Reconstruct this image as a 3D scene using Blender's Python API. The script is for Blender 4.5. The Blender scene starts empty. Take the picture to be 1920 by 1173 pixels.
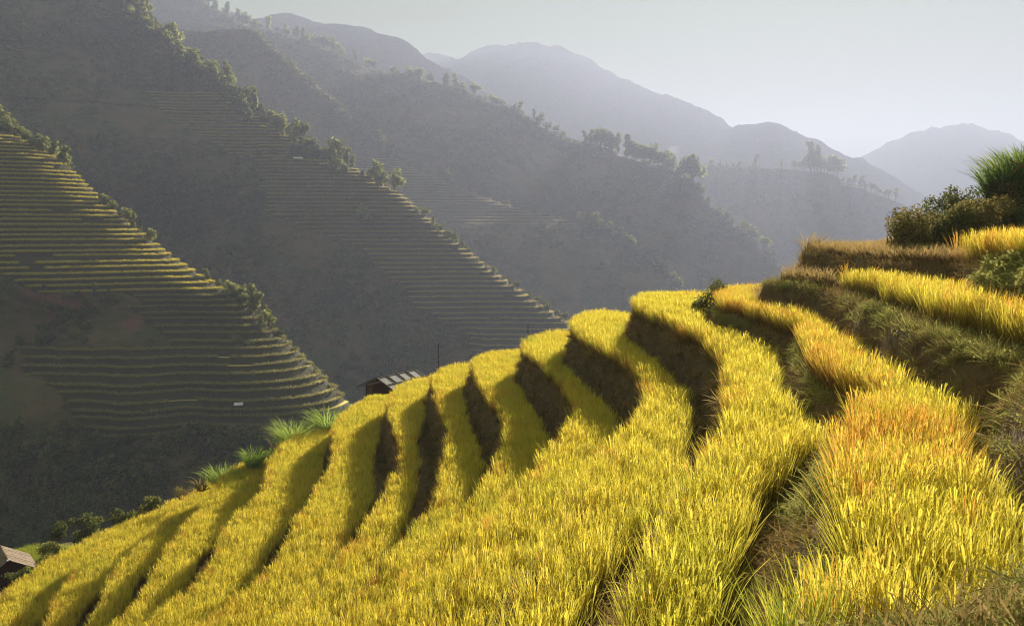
import bpy, math, random
import numpy as np

# ------------------------------------------------------------------ camera, sky, sun, exposure
S = bpy.context.scene
C = S.collection
RNG = np.random.default_rng(7)
random.seed(7)
FPX, CX, CY, PITCH = 1400.0, 960.0, 586.5, math.radians(6.38)   # focal length and centre in photo pixels

cam_d = bpy.data.cameras.new('camera')
cam_d.sensor_width = 36.0
cam_d.lens = 36.0 * FPX / 1920.0
cam_d.clip_start = 0.1
cam_d.clip_end = 12000
cam = bpy.data.objects.new('camera', cam_d)
C.objects.link(cam)
cam.rotation_euler = (math.pi / 2 - PITCH, 0, 0)
S.camera = cam

SUN_EL, SUN_AZ = math.radians(18.6), math.radians(19.5)         # azimuth measured to the right of +Y
w = bpy.data.worlds.new('World')
S.world = w
w.use_nodes = True
nt = w.node_tree
nt.nodes.clear()
sky = nt.nodes.new('ShaderNodeTexSky')
sky.sky_type = 'NISHITA'
sky.sun_disc = False
sky.sun_elevation = SUN_EL
sky.sun_rotation = SUN_AZ
sky.air_density = 0.6
sky.dust_density = 0.3
sky.ozone_density = 1.5
sky.altitude = 900
bg = nt.nodes.new('ShaderNodeBackground')
bg.inputs['Strength'].default_value = 0.05
wo = nt.nodes.new('ShaderNodeOutputWorld')
veil = nt.nodes.new('ShaderNodeMix')            # thin even veil of high haze over the whole sky
veil.data_type = 'RGBA'
veil.inputs['Factor'].default_value = 0.97
veil.inputs['B'].default_value = (1.55, 1.85, 1.00, 1)
nt.links.new(sky.outputs[0], veil.inputs['A'])
nt.links.new(veil.outputs['Result'], bg.inputs['Color'])
nt.links.new(bg.outputs[0], wo.inputs['Surface'])

sun_d = bpy.data.lights.new('sun', 'SUN')
sun_d.energy = 5.0
sun_d.angle = math.radians(0.55)
sun_d.color = (1.0, 0.90, 0.74)
sun = bpy.data.objects.new('sun', sun_d)
C.objects.link(sun)
sun.rotation_euler = (math.pi / 2 - SUN_EL, 0, math.pi - SUN_AZ)

S.view_settings.view_transform = 'Standard'
S.view_settings.look = 'None'
S.view_settings.exposure = 1.9
S.view_settings.gamma = 1.0
S.view_settings.use_curve_mapping = False
S.cycles.max_bounces = 8
S.cycles.diffuse_bounces = 3
S.cycles.transmission_bounces = 4
S.cycles.volume_bounces = 1
S.cycles.use_denoising = True
S.cycles.denoising_prefilter = 'ACCURATE'
S.cycles.filter_width = 1.1

HAZE_DENSITY = 0.00040
HAZE_COLOR = (0.355, 0.392, 0.535)
HAZE_ANISO = 0.28

# ------------------------------------------------------------------ helpers
cp, sp = math.cos(PITCH), math.sin(PITCH)
def ray(px, py):
    a = (px - CX) / FPX; b = -(py - CY) / FPX
    return np.array([a, cp + b * sp, -sp + b * cp])
def at_z(px, py, z):
    r = ray(px, py); return r * (z / r[2])
def at_y(px, py, y):
    r = ray(px, py); return r * (y / r[1])
def to_px(P):
    P = np.asarray(P, float)
    d = P[..., 1] * cp - P[..., 2] * sp
    v = P[..., 1] * sp + P[..., 2] * cp
    d = np.where(d < 0.05, 0.05, d)
    return CX + FPX * P[..., 0] / d, CY - FPX * v / d
def in_frame(P, m=420):
    px, py = to_px(P)
    return (px > -m) & (px < 1920 + m) & (py > -m) & (py < 1173 + m) & (P[..., 1] > 0.5)

def _hash(i, j, s):
    n = (i.astype(np.int64) * 374761393 + j.astype(np.int64) * 668265263 + s * 1442695041) & 0xffffffff
    n = ((n ^ (n >> 13)) * 1274126177) & 0xffffffff
    n = n ^ (n >> 16)
    return (n & 0xffff) / 65535.0
def vnoise(x, y, s=0):
    x = np.asarray(x, float); y = np.asarray(y, float)
    i = np.floor(x); j = np.floor(y); fx = x - i; fy = y - j
    fx = fx * fx * (3 - 2 * fx); fy = fy * fy * (3 - 2 * fy)
    a = _hash(i, j, s); b = _hash(i + 1, j, s); c = _hash(i, j + 1, s); d = _hash(i + 1, j + 1, s)
    return (a * (1 - fx) + b * fx) * (1 - fy) + (c * (1 - fx) + d * fx) * fy
def fbm(x, y, s=0, o=4):
    t = 0; a = 0.5; f = 1.0
    for k in range(o):
        t = t + a * (vnoise(x * f, y * f, s + k * 17) - 0.5) * 2; a *= 0.5; f *= 2.03
    return t
def sstep(a, b, x):
    t = np.clip((x - a) / (b - a), 0, 1); return t * t * (3 - 2 * t)

def mesh_obj(name, V, F, mats, parent=None, mi=None, smooth=False, attrs=None):
    me = bpy.data.meshes.new(name)
    V = np.asarray(V, np.float32).reshape(-1, 3)
    if isinstance(F, np.ndarray) and F.ndim == 2:
        n, k = F.shape
        me.vertices.add(len(V)); me.vertices.foreach_set('co', V.ravel())
        me.loops.add(n * k); me.polygons.add(n)
        me.loops.foreach_set('vertex_index', F.astype(np.int32).ravel())
        me.polygons.foreach_set('loop_start', np.arange(0, n * k, k, dtype=np.int32))
        me.update(calc_edges=True)
    else:
        me.from_pydata(V.tolist(), [], [tuple(map(int, f)) for f in F]); me.update()
    for m in (mats if isinstance(mats, (list, tuple)) else [mats]):
        me.materials.append(m)
    if mi is not None:
        me.polygons.foreach_set('material_index', np.asarray(mi, np.int32))
    if smooth:
        me.polygons.foreach_set('use_smooth', np.ones(len(me.polygons), bool))
    for k, v in (attrs or {}).items():
        a = me.attributes.new(k, 'FLOAT', 'POINT'); a.data.foreach_set('value', np.asarray(v, np.float32))
    me.validate()
    o = bpy.data.objects.new(name, me)
    C.objects.link(o)
    if parent is not None: o.parent = parent
    return o
def tag(o, label=None, cat=None, group=None, kind=None):
    if label: o['label'] = label
    if cat: o['category'] = cat
    if group: o['group'] = group
    if kind: o['kind'] = kind
    return o
def empty(name, loc=(0, 0, 0), rz=0.0):
    o = bpy.data.objects.new(name, None); C.objects.link(o)
    o.empty_display_size = 0.2
    o.location = [float(v) for v in loc]; o.rotation_euler = (0, 0, rz)
    return o
def copy_thing(root, loc, rz=0.0, sc=1.0, label=None, group=None):
    r = root.copy(); C.objects.link(r)
    r.location = [float(v) for v in loc]; r.rotation_euler = (0, 0, rz)
    r.scale = sc if isinstance(sc, (tuple, list)) else (sc, sc, sc)
    if label: r['label'] = label
    if group: r['group'] = group
    for ch in list(root.children):
        c = ch.copy(); C.objects.link(c); c.parent = r
    return r

# ------------------------------------------------------------------ materials
def nodes(m):
    m.use_nodes = True; n = m.node_tree; n.nodes.clear(); return n
def mat_noise(name, cols, scale=1.0, rough=0.9, bump=0.0, bscale=8.0, detail=6.0, stretch=(1, 1, 1)):
    """rough surface whose colour wanders through a ramp of its own pigments"""
    m = bpy.data.materials.new(name); n = nodes(m); L = n.links.new
    geo = n.nodes.new('ShaderNodeNewGeometry')
    mp = n.nodes.new('ShaderNodeMapping'); mp.inputs['Scale'].default_value = stretch
    L(geo.outputs['Position'], mp.inputs['Vector'])
    tx = n.nodes.new('ShaderNodeTexNoise'); tx.inputs['Scale'].default_value = scale; tx.inputs['Detail'].default_value = detail
    tx.inputs['Roughness'].default_value = 0.65
    L(mp.outputs[0], tx.inputs['Vector'])
    rp = n.nodes.new('ShaderNodeValToRGB')
    e = rp.color_ramp.elements
    lo, hi = 0.30, 0.70
    while len(e) < len(cols): e.new(0.5)
    for k, c in enumerate(cols):
        e[k].position = lo + (hi - lo) * k / max(1, len(cols) - 1); e[k].color = (*c, 1)
    L(tx.outputs['Fac'], rp.inputs['Fac'])
    b = n.nodes.new('ShaderNodeBsdfPrincipled'); b.inputs['Roughness'].default_value = rough
    b.inputs['Specular IOR Level'].default_value = 0.15
    L(rp.outputs['Color'], b.inputs['Base Color'])
    if bump:
        t2 = n.nodes.new('ShaderNodeTexNoise'); t2.inputs['Scale'].default_value = bscale; t2.inputs['Detail'].default_value = 8
        L(geo.outputs['Position'], t2.inputs['Vector'])
        bp = n.nodes.new('ShaderNodeBump'); bp.inputs['Strength'].default_value = bump; bp.inputs['Distance'].default_value = 1.0 / bscale
        L(t2.outputs['Fac'], bp.inputs['Height']); L(bp.outputs[0], b.inputs['Normal'])
    o = n.nodes.new('ShaderNodeOutputMaterial'); L(b.outputs[0], o.inputs['Surface'])
    return m
def mat_leaf(name, c_lo, c_hi, trans=0.45, patch=None, pscale=0.4, root=None, gain=1.0):
    """thin leaf: reflects and lets light through; colour varies per plant, by patches of the field, and from root to tip"""
    m = bpy.data.materials.new(name); n = nodes(m); L = n.links.new
    oi = n.nodes.new('ShaderNodeObjectInfo')
    geo = n.nodes.new('ShaderNodeNewGeometry')
    mx = n.nodes.new('ShaderNodeMix'); mx.data_type = 'RGBA'
    mx.inputs['A'].default_value = (*c_lo, 1); mx.inputs['B'].default_value = (*c_hi, 1)
    at = n.nodes.new('ShaderNodeAttribute'); at.attribute_name = 'tone'
    ad = n.nodes.new('ShaderNodeMath'); ad.operation = 'MULTIPLY_ADD'; ad.inputs[1].default_value = 0.45
    L(oi.outputs['Random'], ad.inputs[0]); 
    ad2 = n.nodes.new('ShaderNodeMath'); ad2.operation = 'MULTIPLY'; ad2.inputs[1].default_value = 0.6
    L(at.outputs['Fac'], ad2.inputs[0]); L(ad2.outputs[0], ad.inputs[2])
    L(ad.outputs[0], mx.inputs['Factor'])
    col = mx.outputs['Result']
    if patch:
        tx = n.nodes.new('ShaderNodeTexNoise'); tx.inputs['Scale'].default_value = pscale; tx.inputs['Detail'].default_value = 3
        L(geo.outputs['Position'], tx.inputs['Vector'])
        for k, (c, a, b_) in enumerate(patch):
            mr = n.nodes.new('ShaderNodeMapRange'); mr.inputs['From Min'].default_value = a; mr.inputs['From Max'].default_value = b_
            mr.clamp = True
            L(tx.outputs['Fac'], mr.inputs['Value'])
            m2 = n.nodes.new('ShaderNodeMix'); m2.data_type = 'RGBA'; m2.inputs['B'].default_value = (*c, 1)
            L(mr.outputs[0], m2.inputs['Factor']); L(col, m2.inputs['A']); col = m2.outputs['Result']
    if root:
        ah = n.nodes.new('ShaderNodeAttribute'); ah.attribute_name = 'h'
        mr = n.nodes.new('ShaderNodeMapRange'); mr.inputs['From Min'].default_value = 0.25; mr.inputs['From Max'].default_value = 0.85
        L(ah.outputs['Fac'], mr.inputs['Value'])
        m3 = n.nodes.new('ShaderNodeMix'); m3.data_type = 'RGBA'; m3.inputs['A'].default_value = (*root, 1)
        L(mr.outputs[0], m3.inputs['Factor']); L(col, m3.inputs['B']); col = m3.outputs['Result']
    d = n.nodes.new('ShaderNodeBsdfDiffuse'); t = n.nodes.new('ShaderNodeBsdfTranslucent')
    L(col, d.inputs['Color']); L(col, t.inputs['Color'])
    ms = n.nodes.new('ShaderNodeMixShader'); ms.inputs['Fac'].default_value = trans
    L(d.outputs[0], ms.inputs[1]); L(t.outputs[0], ms.inputs[2])
    o = n.nodes.new('ShaderNodeOutputMaterial'); L(ms.outputs[0], o.inputs['Surface'])
    return m
def mat_plain(name, c, rough=0.8, scale=6.0, var=0.35, stretch=(1, 1, 1)):
    return mat_noise(name, [tuple(x * (1 - var) for x in c), tuple(min(1, x * (1 + var)) for x in c)], scale, rough, 0.3, scale * 2, stretch=stretch)

M = {}
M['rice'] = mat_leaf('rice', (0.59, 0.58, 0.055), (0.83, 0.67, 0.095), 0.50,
                     patch=[((0.72, 0.50, 0.06), 0.58, 0.85), ((0.52, 0.52, 0.06), 0.42, 0.22)], pscale=0.30, root=(0.20, 0.13, 0.03))  # brown stalk base, darkened further to paint shade into the gaps between clumps
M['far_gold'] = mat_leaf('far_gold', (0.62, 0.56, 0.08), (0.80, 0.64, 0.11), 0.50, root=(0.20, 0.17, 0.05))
M['far_shaded_olive'] = mat_leaf('far_shaded_olive', (0.30, 0.30, 0.10), (0.42, 0.38, 0.14), 0.45, root=(0.14, 0.13, 0.05))  # duller copy of far_gold: shade on the lower strips put into the colour
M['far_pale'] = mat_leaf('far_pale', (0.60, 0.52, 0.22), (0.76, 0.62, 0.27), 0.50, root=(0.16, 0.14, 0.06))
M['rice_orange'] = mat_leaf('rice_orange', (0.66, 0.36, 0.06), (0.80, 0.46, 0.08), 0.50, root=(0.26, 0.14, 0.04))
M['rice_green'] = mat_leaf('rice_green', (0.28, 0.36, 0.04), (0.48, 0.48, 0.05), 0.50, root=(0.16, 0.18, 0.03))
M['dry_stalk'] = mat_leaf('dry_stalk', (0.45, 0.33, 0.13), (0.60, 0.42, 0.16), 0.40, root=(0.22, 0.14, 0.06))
M['bank_grass'] = mat_leaf('bank_grass', (0.20, 0.14, 0.052), (0.40, 0.28, 0.11), 0.38, patch=[((0.13, 0.14, 0.04), 0.52, 0.72)], pscale=0.5)
M['green_grass'] = mat_leaf('green_grass', (0.20, 0.22, 0.055), (0.40, 0.36, 0.11), 0.45)
M['tall_grass'] = mat_leaf('tall_grass', (0.24, 0.36, 0.07), (0.50, 0.56, 0.14), 0.52)
M['soil'] = mat_noise('soil', [(0.085, 0.055, 0.028), (0.165, 0.112, 0.058), (0.13, 0.110, 0.05)], 2.5, 0.95, 0.6, 9.0)
M['rimlit_crest_leaf'] = mat_leaf('rimlit_crest_leaf', (0.09, 0.11, 0.035), (0.36, 0.36, 0.11), 0.55)  # lighter copy of tree_leaf: rim light on the crest trees painted in
M['cane_grass'] = mat_leaf('cane_grass', (0.10, 0.17, 0.04), (0.26, 0.32, 0.08), 0.50)
M['bush_leaf'] = mat_leaf('bush_leaf', (0.09, 0.11, 0.035), (0.19, 0.19, 0.06), 0.40)
M['bush_brown'] = mat_leaf('bush_brown', (0.12, 0.105, 0.035), (0.28, 0.23, 0.075), 0.42)
M['tree_leaf'] = mat_leaf('tree_leaf', (0.045, 0.065, 0.020), (0.26, 0.26, 0.08), 0.50, patch=[((0.24, 0.18, 0.07), 0.56, 0.75), ((0.06, 0.10, 0.035), 0.44, 0.28)], pscale=0.06)
M['bark'] = mat_plain('bark', (0.12, 0.09, 0.06), 0.9, 5.0)
M['hill'] = mat_noise('hill', [(0.028, 0.042, 0.014), (0.066, 0.076, 0.026), (0.125, 0.088, 0.045), (0.050, 0.062, 0.02), (0.115, 0.108, 0.040)], 0.022, 0.95, 0.8, 0.35, detail=9)
M['far_bank'] = mat_noise('far_bank', [(0.045, 0.045, 0.020), (0.075, 0.065, 0.032)], 0.05, 0.95, 0.3, 1.0)
M['far_rice'] = mat_noise('far_rice', [(0.42, 0.34, 0.07), (0.62, 0.46, 0.10), (0.44, 0.42, 0.10)], 0.04, 0.9, 0.0)
M['mountain'] = mat_noise('mountain', [(0.04, 0.05, 0.03), (0.08, 0.08, 0.045)], 0.01, 0.95, 0.8, 0.08, detail=9)
M['old_wood'] = mat_noise('old_wood', [(0.10, 0.055, 0.03), (0.20, 0.12, 0.07)], 3.0, 0.85, 0.4, 14.0, stretch=(6, 6, 0.6))
M['dark_wood'] = mat_noise('dark_wood', [(0.05, 0.03, 0.02), (0.09, 0.06, 0.04)], 3.0, 0.85, 0.4, 14.0)
M['cement_sheet'] = mat_noise('cement_sheet', [(0.17, 0.165, 0.175), (0.30, 0.285, 0.29)], 2.0, 0.7, 0.2, 12.0)
M['thatch'] = mat_noise('thatch', [(0.14, 0.10, 0.07), (0.28, 0.22, 0.16)], 3.0, 0.9, 0.5, 20.0)
M['white_sheet'] = mat_plain('white_sheet', (0.60, 0.60, 0.62), 0.6, 0.5, 0.12)

# ------------------------------------------------------------------ plant prototypes (kept out of the scene, used by the scatters)
def proto(name, V, F, mat, attrs):
    o = mesh_obj(name, V, F, mat, attrs=attrs)
    C.objects.unlink(o)
    return o
def blades(n, hgt, hvar, rad, lean, bend, wid, seed, segs=3, tone=(0, 1), droop=0.0):
    r = np.random.default_rng(seed)
    V = []; F = []; H = []; T = []
    for k in range(n):
        a = r.uniform(0, 2 * math.pi); q = rad * math.sqrt(r.uniform())
        bx, by = q * math.cos(a), q * math.sin(a)
        d = a + r.normal(0, 0.7); l = abs(r.normal(0, lean)); hh = hgt * (1 + r.uniform(-hvar, hvar))
        b = bend * r.uniform(0.4, 1.4); wd = wid * r.uniform(0.7, 1.3); fa = r.uniform(0, math.pi)
        wx, wy = math.cos(fa) * wd / 2, math.sin(fa) * wd / 2
        i0 = len(V); tn = r.uniform(*tone)
        for s in range(segs + 1):
            t = s / segs
            out = hh * (math.sin(l) * t + b * t * t)
            z = hh * (math.cos(l) * t - (0.35 * b + droop) * t * t * t)
            x, y = bx + math.cos(d) * out, by + math.sin(d) * out
            if s < segs:
                f = 1.0 - 0.45 * t
                V += [(x - wx * f, y - wy * f, z), (x + wx * f, y + wy * f, z)]; H += [t, t]; T += [tn, tn]
            else:
                V.append((x, y, z)); H.append(t); T.append(tn)
        for s in range(segs - 1):
            q0 = i0 + 2 * s; F.append((q0, q0 + 1, q0 + 3, q0 + 2))
        q0 = i0 + 2 * (segs - 1); F.append((q0, q0 + 1, q0 + 2))
    return V, F, H, T
def join(parts):
    V = []; F = []; H = []; T = []
    for v, f, h, t in parts:
        o = len(V); V += v; F += [tuple(i + o for i in x) for x in f]; H += h; T += t
    return V, F, H, T
def ears(n, hgt, seed):
    """rice panicles: thick grain strips that nod over at the tip"""
    r = np.random.default_rng(seed)
    V = []; F = []; H = []; T = []
    for k in range(n):
        a = r.uniform(0, 6.28); q = 0.05 * math.sqrt(r.uniform()); hh = hgt * r.uniform(0.82, 1.06)
        dx, dy = math.cos(a), math.sin(a); i0 = len(V)
        for s, (t, o, wd) in enumerate([(0.55, 0.02, 0.003), (0.82, 0.05, 0.004), (0.96, 0.09, 0.006), (1.02, 0.13, 0.0055), (1.01, 0.18, 0.0015)]):
            x, y, z = q * dx + dx * o * hh, q * dy + dy * o * hh, hh * t
            V += [(x - dy * wd, y + dx * wd, z), (x + dy * wd, y - dx * wd, z)]; H += [min(1, t + 0.1)] * 2; T += [0.9] * 2
        for s in range(4):
            q0 = i0 + 2 * s; F.append((q0, q0 + 1, q0 + 3, q0 + 2))
    return V, F, H, T
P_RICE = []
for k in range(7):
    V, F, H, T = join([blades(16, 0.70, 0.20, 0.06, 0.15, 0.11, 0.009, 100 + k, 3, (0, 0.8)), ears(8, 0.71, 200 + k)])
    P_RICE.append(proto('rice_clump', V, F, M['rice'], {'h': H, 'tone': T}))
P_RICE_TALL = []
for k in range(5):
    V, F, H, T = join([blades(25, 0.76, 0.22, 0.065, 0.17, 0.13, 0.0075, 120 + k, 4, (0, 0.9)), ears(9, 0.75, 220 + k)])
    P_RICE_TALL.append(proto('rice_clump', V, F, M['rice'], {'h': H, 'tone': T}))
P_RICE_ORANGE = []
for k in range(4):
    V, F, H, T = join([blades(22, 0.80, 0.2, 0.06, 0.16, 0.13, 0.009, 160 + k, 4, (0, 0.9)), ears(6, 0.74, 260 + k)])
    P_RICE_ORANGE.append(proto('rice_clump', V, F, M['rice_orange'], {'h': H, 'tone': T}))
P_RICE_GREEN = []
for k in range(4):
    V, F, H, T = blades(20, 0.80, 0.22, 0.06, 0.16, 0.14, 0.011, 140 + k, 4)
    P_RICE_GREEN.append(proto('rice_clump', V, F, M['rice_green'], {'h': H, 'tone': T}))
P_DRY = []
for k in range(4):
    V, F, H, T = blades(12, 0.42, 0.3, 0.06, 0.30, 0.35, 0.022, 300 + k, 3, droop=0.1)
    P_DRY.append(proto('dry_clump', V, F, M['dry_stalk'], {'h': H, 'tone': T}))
P_BANK = []
for k in range(5):
    V, F, H, T = blades(14, 0.22, 0.5, 0.10, 0.75, 0.7, 0.011, 320 + k, 3, droop=0.3)
    P_BANK.append(proto('bank_tuft', V, F, M['bank_grass'], {'h': H, 'tone': T}))
P_GREEN = []
for k in range(5):
    V, F, H, T = blades(20, 0.22, 0.5, 0.10, 0.6, 0.5, 0.010, 340 + k, 3, droop=0.2)
    P_GREEN.append(proto('grass_tuft', V, F, M['green_grass'], {'h': H, 'tone': T}))

P_HERB = []
def leaf_cloud(blobs, n, size, seed, flat=0.6):
    """leaf-sized quads through the outer part of a set of ellipsoids"""
    r = np.random.default_rng(seed)
    w_ = np.array([b[3] * b[4] * b[5] for b in blobs]) ** 0.67
    idx = r.choice(len(blobs), n, p=w_ / w_.sum())
    B = np.array(blobs)[idx]
    d = r.normal(size=(n, 3)); d /= np.linalg.norm(d, axis=1)[:, None]
    q = r.uniform(0.45, 1.05, n)[:, None]
    Cc = B[:, :3] + d * B[:, 3:6] * q
    nrm = d + r.normal(0, flat, (n, 3)); nrm /= np.linalg.norm(nrm, axis=1)[:, None]
    t = np.cross(nrm, r.normal(size=(n, 3))); t /= np.linalg.norm(t, axis=1)[:, None]
    b_ = np.cross(nrm, t)
    s = (size * r.uniform(0.55, 1.45, n))[:, None]
    V = np.stack([Cc - t * s * 0.5, Cc + b_ * s * 0.28, Cc + t * s * 0.5, Cc - b_ * s * 0.28], 1).reshape(-1, 3)
    F = np.arange(4 * n).reshape(n, 4)
    T = np.repeat(np.clip(r.normal(0.5, 0.3, n), 0, 1), 4)
    return V, F, T
for k in range(4):
    V, F, T = leaf_cloud([(0, 0, 0.06, 0.13, 0.13, 0.09), (0.08, 0.05, 0.10, 0.07, 0.07, 0.07)], 80, 0.030, 370 + k, 0.8)
    P_HERB.append(proto('herb', V, F, M['green_grass'], {'h': np.ones(len(V)), 'tone': T}))
def tube(pts, rads, sides=6):
    V = []; F = []
    pts = [np.array(p, float) for p in pts]
    for i, (p, r) in enumerate(zip(pts, rads)):
        d = pts[min(i + 1, len(pts) - 1)] - pts[max(i - 1, 0)]; d /= np.linalg.norm(d)
        a = np.cross(d, (0, 1, 0.01)); a /= np.linalg.norm(a); b = np.cross(d, a)
        for k in range(sides):
            t = 2 * math.pi * k / sides; V.append(p + r * (math.cos(t) * a + math.sin(t) * b))
    for i in range(len(pts) - 1):
        for k in range(sides):
            F.append((i * sides + k, i * sides + (k + 1) % sides, (i + 1) * sides + (k + 1) % sides, (i + 1) * sides + k))
    F.append(tuple(range(sides))[::-1]); F.append(tuple((len(pts) - 1) * sides + k for k in range(sides)))
    return [tuple(v) for v in V], F
def box(c, s, R=None):
    c = np.array(c, float); V = []
    for x in (-1, 1):
        for y in (-1, 1):
            for z in (-1, 1):
                p = np.array([x * s[0] / 2, y * s[1] / 2, z * s[2] / 2])
                V.append(tuple(c + (R @ p if R is not None else p)))
    return V, [(0, 1, 3, 2), (4, 6, 7, 5), (0, 4, 5, 1), (2, 3, 7, 6), (0, 2, 6, 4), (1, 5, 7, 3)]
def merge(parts):
    V = []; F = []
    for v, f in parts:
        o = len(V); V += list(v); F += [tuple(i + o for i in x) for x in f]
    return V, F

def scatter(name, pts, protos, parent=None, sc=(0.85, 1.15), tilt=0.06, lean=None, seed=1, squash=None):
    """ONE object whose points carry plants (grass, rice, scrub): geometry nodes put a prototype on every point"""
    r = np.random.default_rng(seed); n = len(pts)
    o = mesh_obj(name, pts, [], [])
    me = o.data
    rot = np.zeros((n, 3), np.float32); rot[:, :2] = r.normal(0, tilt, (n, 2)); 
    if lean is not None:                       # lean = unit vectors the plants tip towards
        rot[:, 0] += -lean[:, 1]; rot[:, 1] += lean[:, 0]
    rz = r.uniform(0, 6.283, n).astype(np.float32)
    a = me.attributes.new('rot', 'FLOAT_VECTOR', 'POINT'); a.data.foreach_set('vector', rot.ravel())
    a = me.attributes.new('spin', 'FLOAT', 'POINT'); a.data.foreach_set('value', rz)
    a = me.attributes.new('size', 'FLOAT', 'POINT'); a.data.foreach_set('value', r.uniform(*sc, n).astype(np.float32) if isinstance(sc, tuple) else np.asarray(sc, np.float32))
    a = me.attributes.new('pick', 'INT', 'POINT'); a.data.foreach_set('value', r.integers(0, len(protos), n).astype(np.int32))
    g = bpy.data.node_groups.new('plants', 'GeometryNodeTree')
    g.interface.new_socket('Geometry', in_out='INPUT', socket_type='NodeSocketGeometry')
    g.interface.new_socket('Geometry', in_out='OUTPUT', socket_type='NodeSocketGeometry')
    N = g.nodes; L = g.links.new
    gi = N.new('NodeGroupInput'); go = N.new('NodeGroupOutput')
    jo = N.new('GeometryNodeJoinGeometry')
    for p in protos:
        oi = N.new('GeometryNodeObjectInfo'); oi.inputs['Object'].default_value = p
        gt = N.new('GeometryNodeGeometryToInstance'); L(oi.outputs['Geometry'], gt.inputs[0]); L(gt.outputs[0], jo.inputs[0])
    def attr(nm, tp):
        x = N.new('GeometryNodeInputNamedAttribute'); x.data_type = tp; x.inputs['Name'].default_value = nm; return x.outputs['Attribute']
    ip = N.new('GeometryNodeInstanceOnPoints'); ip.inputs['Pick Instance'].default_value = True
    m2p = N.new('GeometryNodeMeshToPoints')
    L(gi.outputs[0], m2p.inputs[0]); L(m2p.outputs[0], ip.inputs['Points']); L(jo.outputs[0], ip.inputs['Instance'])
    L(attr('pick', 'INT'), ip.inputs['Instance Index'])
    e1 = N.new('FunctionNodeEulerToRotation'); L(attr('rot', 'FLOAT_VECTOR'), e1.inputs[0])
    cx = N.new('ShaderNodeCombineXYZ'); L(attr('spin', 'FLOAT'), cx.inputs['Z'])
    e2 = N.new('FunctionNodeEulerToRotation'); L(cx.outputs[0], e2.inputs[0])
    rr = N.new('FunctionNodeRotateRotation'); rr.rotation_space = 'LOCAL'
    L(e1.outputs[0], rr.inputs[0]); L(e2.outputs[0], rr.inputs[1])
    L(rr.outputs[0], ip.inputs['Rotation'])
    L(attr('size', 'FLOAT'), ip.inputs['Scale'])
    L(ip.outputs[0], go.inputs[0])
    md = o.modifiers.new('plants', 'NODES'); md.node_group = g
    o['kind'] = 'stuff'
    if parent is not None: o.parent = parent
    return o

# tree and shrub crowns (mesh data shared by every copy)
def crown_mesh(name, kind, seed, mat, n, leaf):
    r = np.random.default_rng(seed); B = []
    if kind == 'round':
        for k in range(7):
            a = r.uniform(0, 6.28); q = r.uniform(0.1, 0.55)
            B.append((q * math.cos(a), q * math.sin(a), r.uniform(0.55, 1.35), r.uniform(0.28, 0.5), r.uniform(0.28, 0.5), r.uniform(0.22, 0.42)))
    elif kind == 'tall':
        for k in range(8):
            a = r.uniform(0, 6.28); q = r.uniform(0.0, 0.28)
            B.append((q * math.cos(a), q * math.sin(a), 0.55 + 1.45 * k / 7, *(r.uniform(0.18, 0.36, 2)), r.uniform(0.14, 0.28)))
    else:   # low shrub
        for k in range(6):
            a = r.uniform(0, 6.28); q = r.uniform(0.1, 0.6)
            B.append((q * math.cos(a), q * math.sin(a), r.uniform(0.2, 0.6), r.uniform(0.3, 0.55), r.uniform(0.3, 0.55), r.uniform(0.2, 0.4)))
    V, F, T = leaf_cloud(B, n, leaf, seed)
    o = mesh_obj(name, V, F, mat, attrs={'tone': T, 'h': np.ones(len(V))})
    C.objects.unlink(o)
    return o
def trunk_mesh(h, r0, seed):
    r = np.random.default_rng(seed)
    parts = [tube([(0, 0, -0.3), (r.normal(0, .03), r.normal(0, .03), h * 0.5), (r.normal(0, .06), r.normal(0, .06), h)], [r0, r0 * 0.75, r0 * 0.35])]
    for k in range(4):
        a = r.uniform(0, 6.28); z = h * r.uniform(0.45, 0.8)
        parts.append(tube([(0, 0, z), (0.2 * math.cos(a), 0.2 * math.sin(a), z + 0.15), (0.42 * math.cos(a), 0.42 * math.sin(a), z + 0.34)], [r0 * 0.5, r0 * 0.35, r0 * 0.12], 5))
    return merge(parts)
P_SCRUB = [crown_mesh('scrub', 'low', 500 + k, M['tree_leaf'], 110, 0.30) for k in range(5)]
def tree_proto(kind, seed, mat, n=420, leaf=0.26):
    """a tree one unit in crown radius: trunk and crown as parts"""
    e = empty('tree')
    cr = crown_mesh('crown', kind, seed, mat, n, leaf); C.objects.link(cr); cr.parent = e
    V, F = trunk_mesh(1.5 if kind == 'tall' else 0.9, 0.07, seed)
    tr = mesh_obj('trunk', V, F, M['bark'], e)
    return e
PROTO_USED = set()
def place(p, loc, rz, sc, label, cat, group=None, name=None):
    if p.name not in PROTO_USED:
        PROTO_USED.add(p.name); o = p
        o.location = [float(v) for v in loc]; o.rotation_euler = (0, 0, rz); o.scale = sc if isinstance(sc, (tuple, list)) else (sc, sc, sc)
    else:
        o = copy_thing(p, loc, rz, sc)
    o['label'] = label; o['category'] = cat
    if group: o['group'] = group
    elif 'group' in o: del o['group']
    return o

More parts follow.
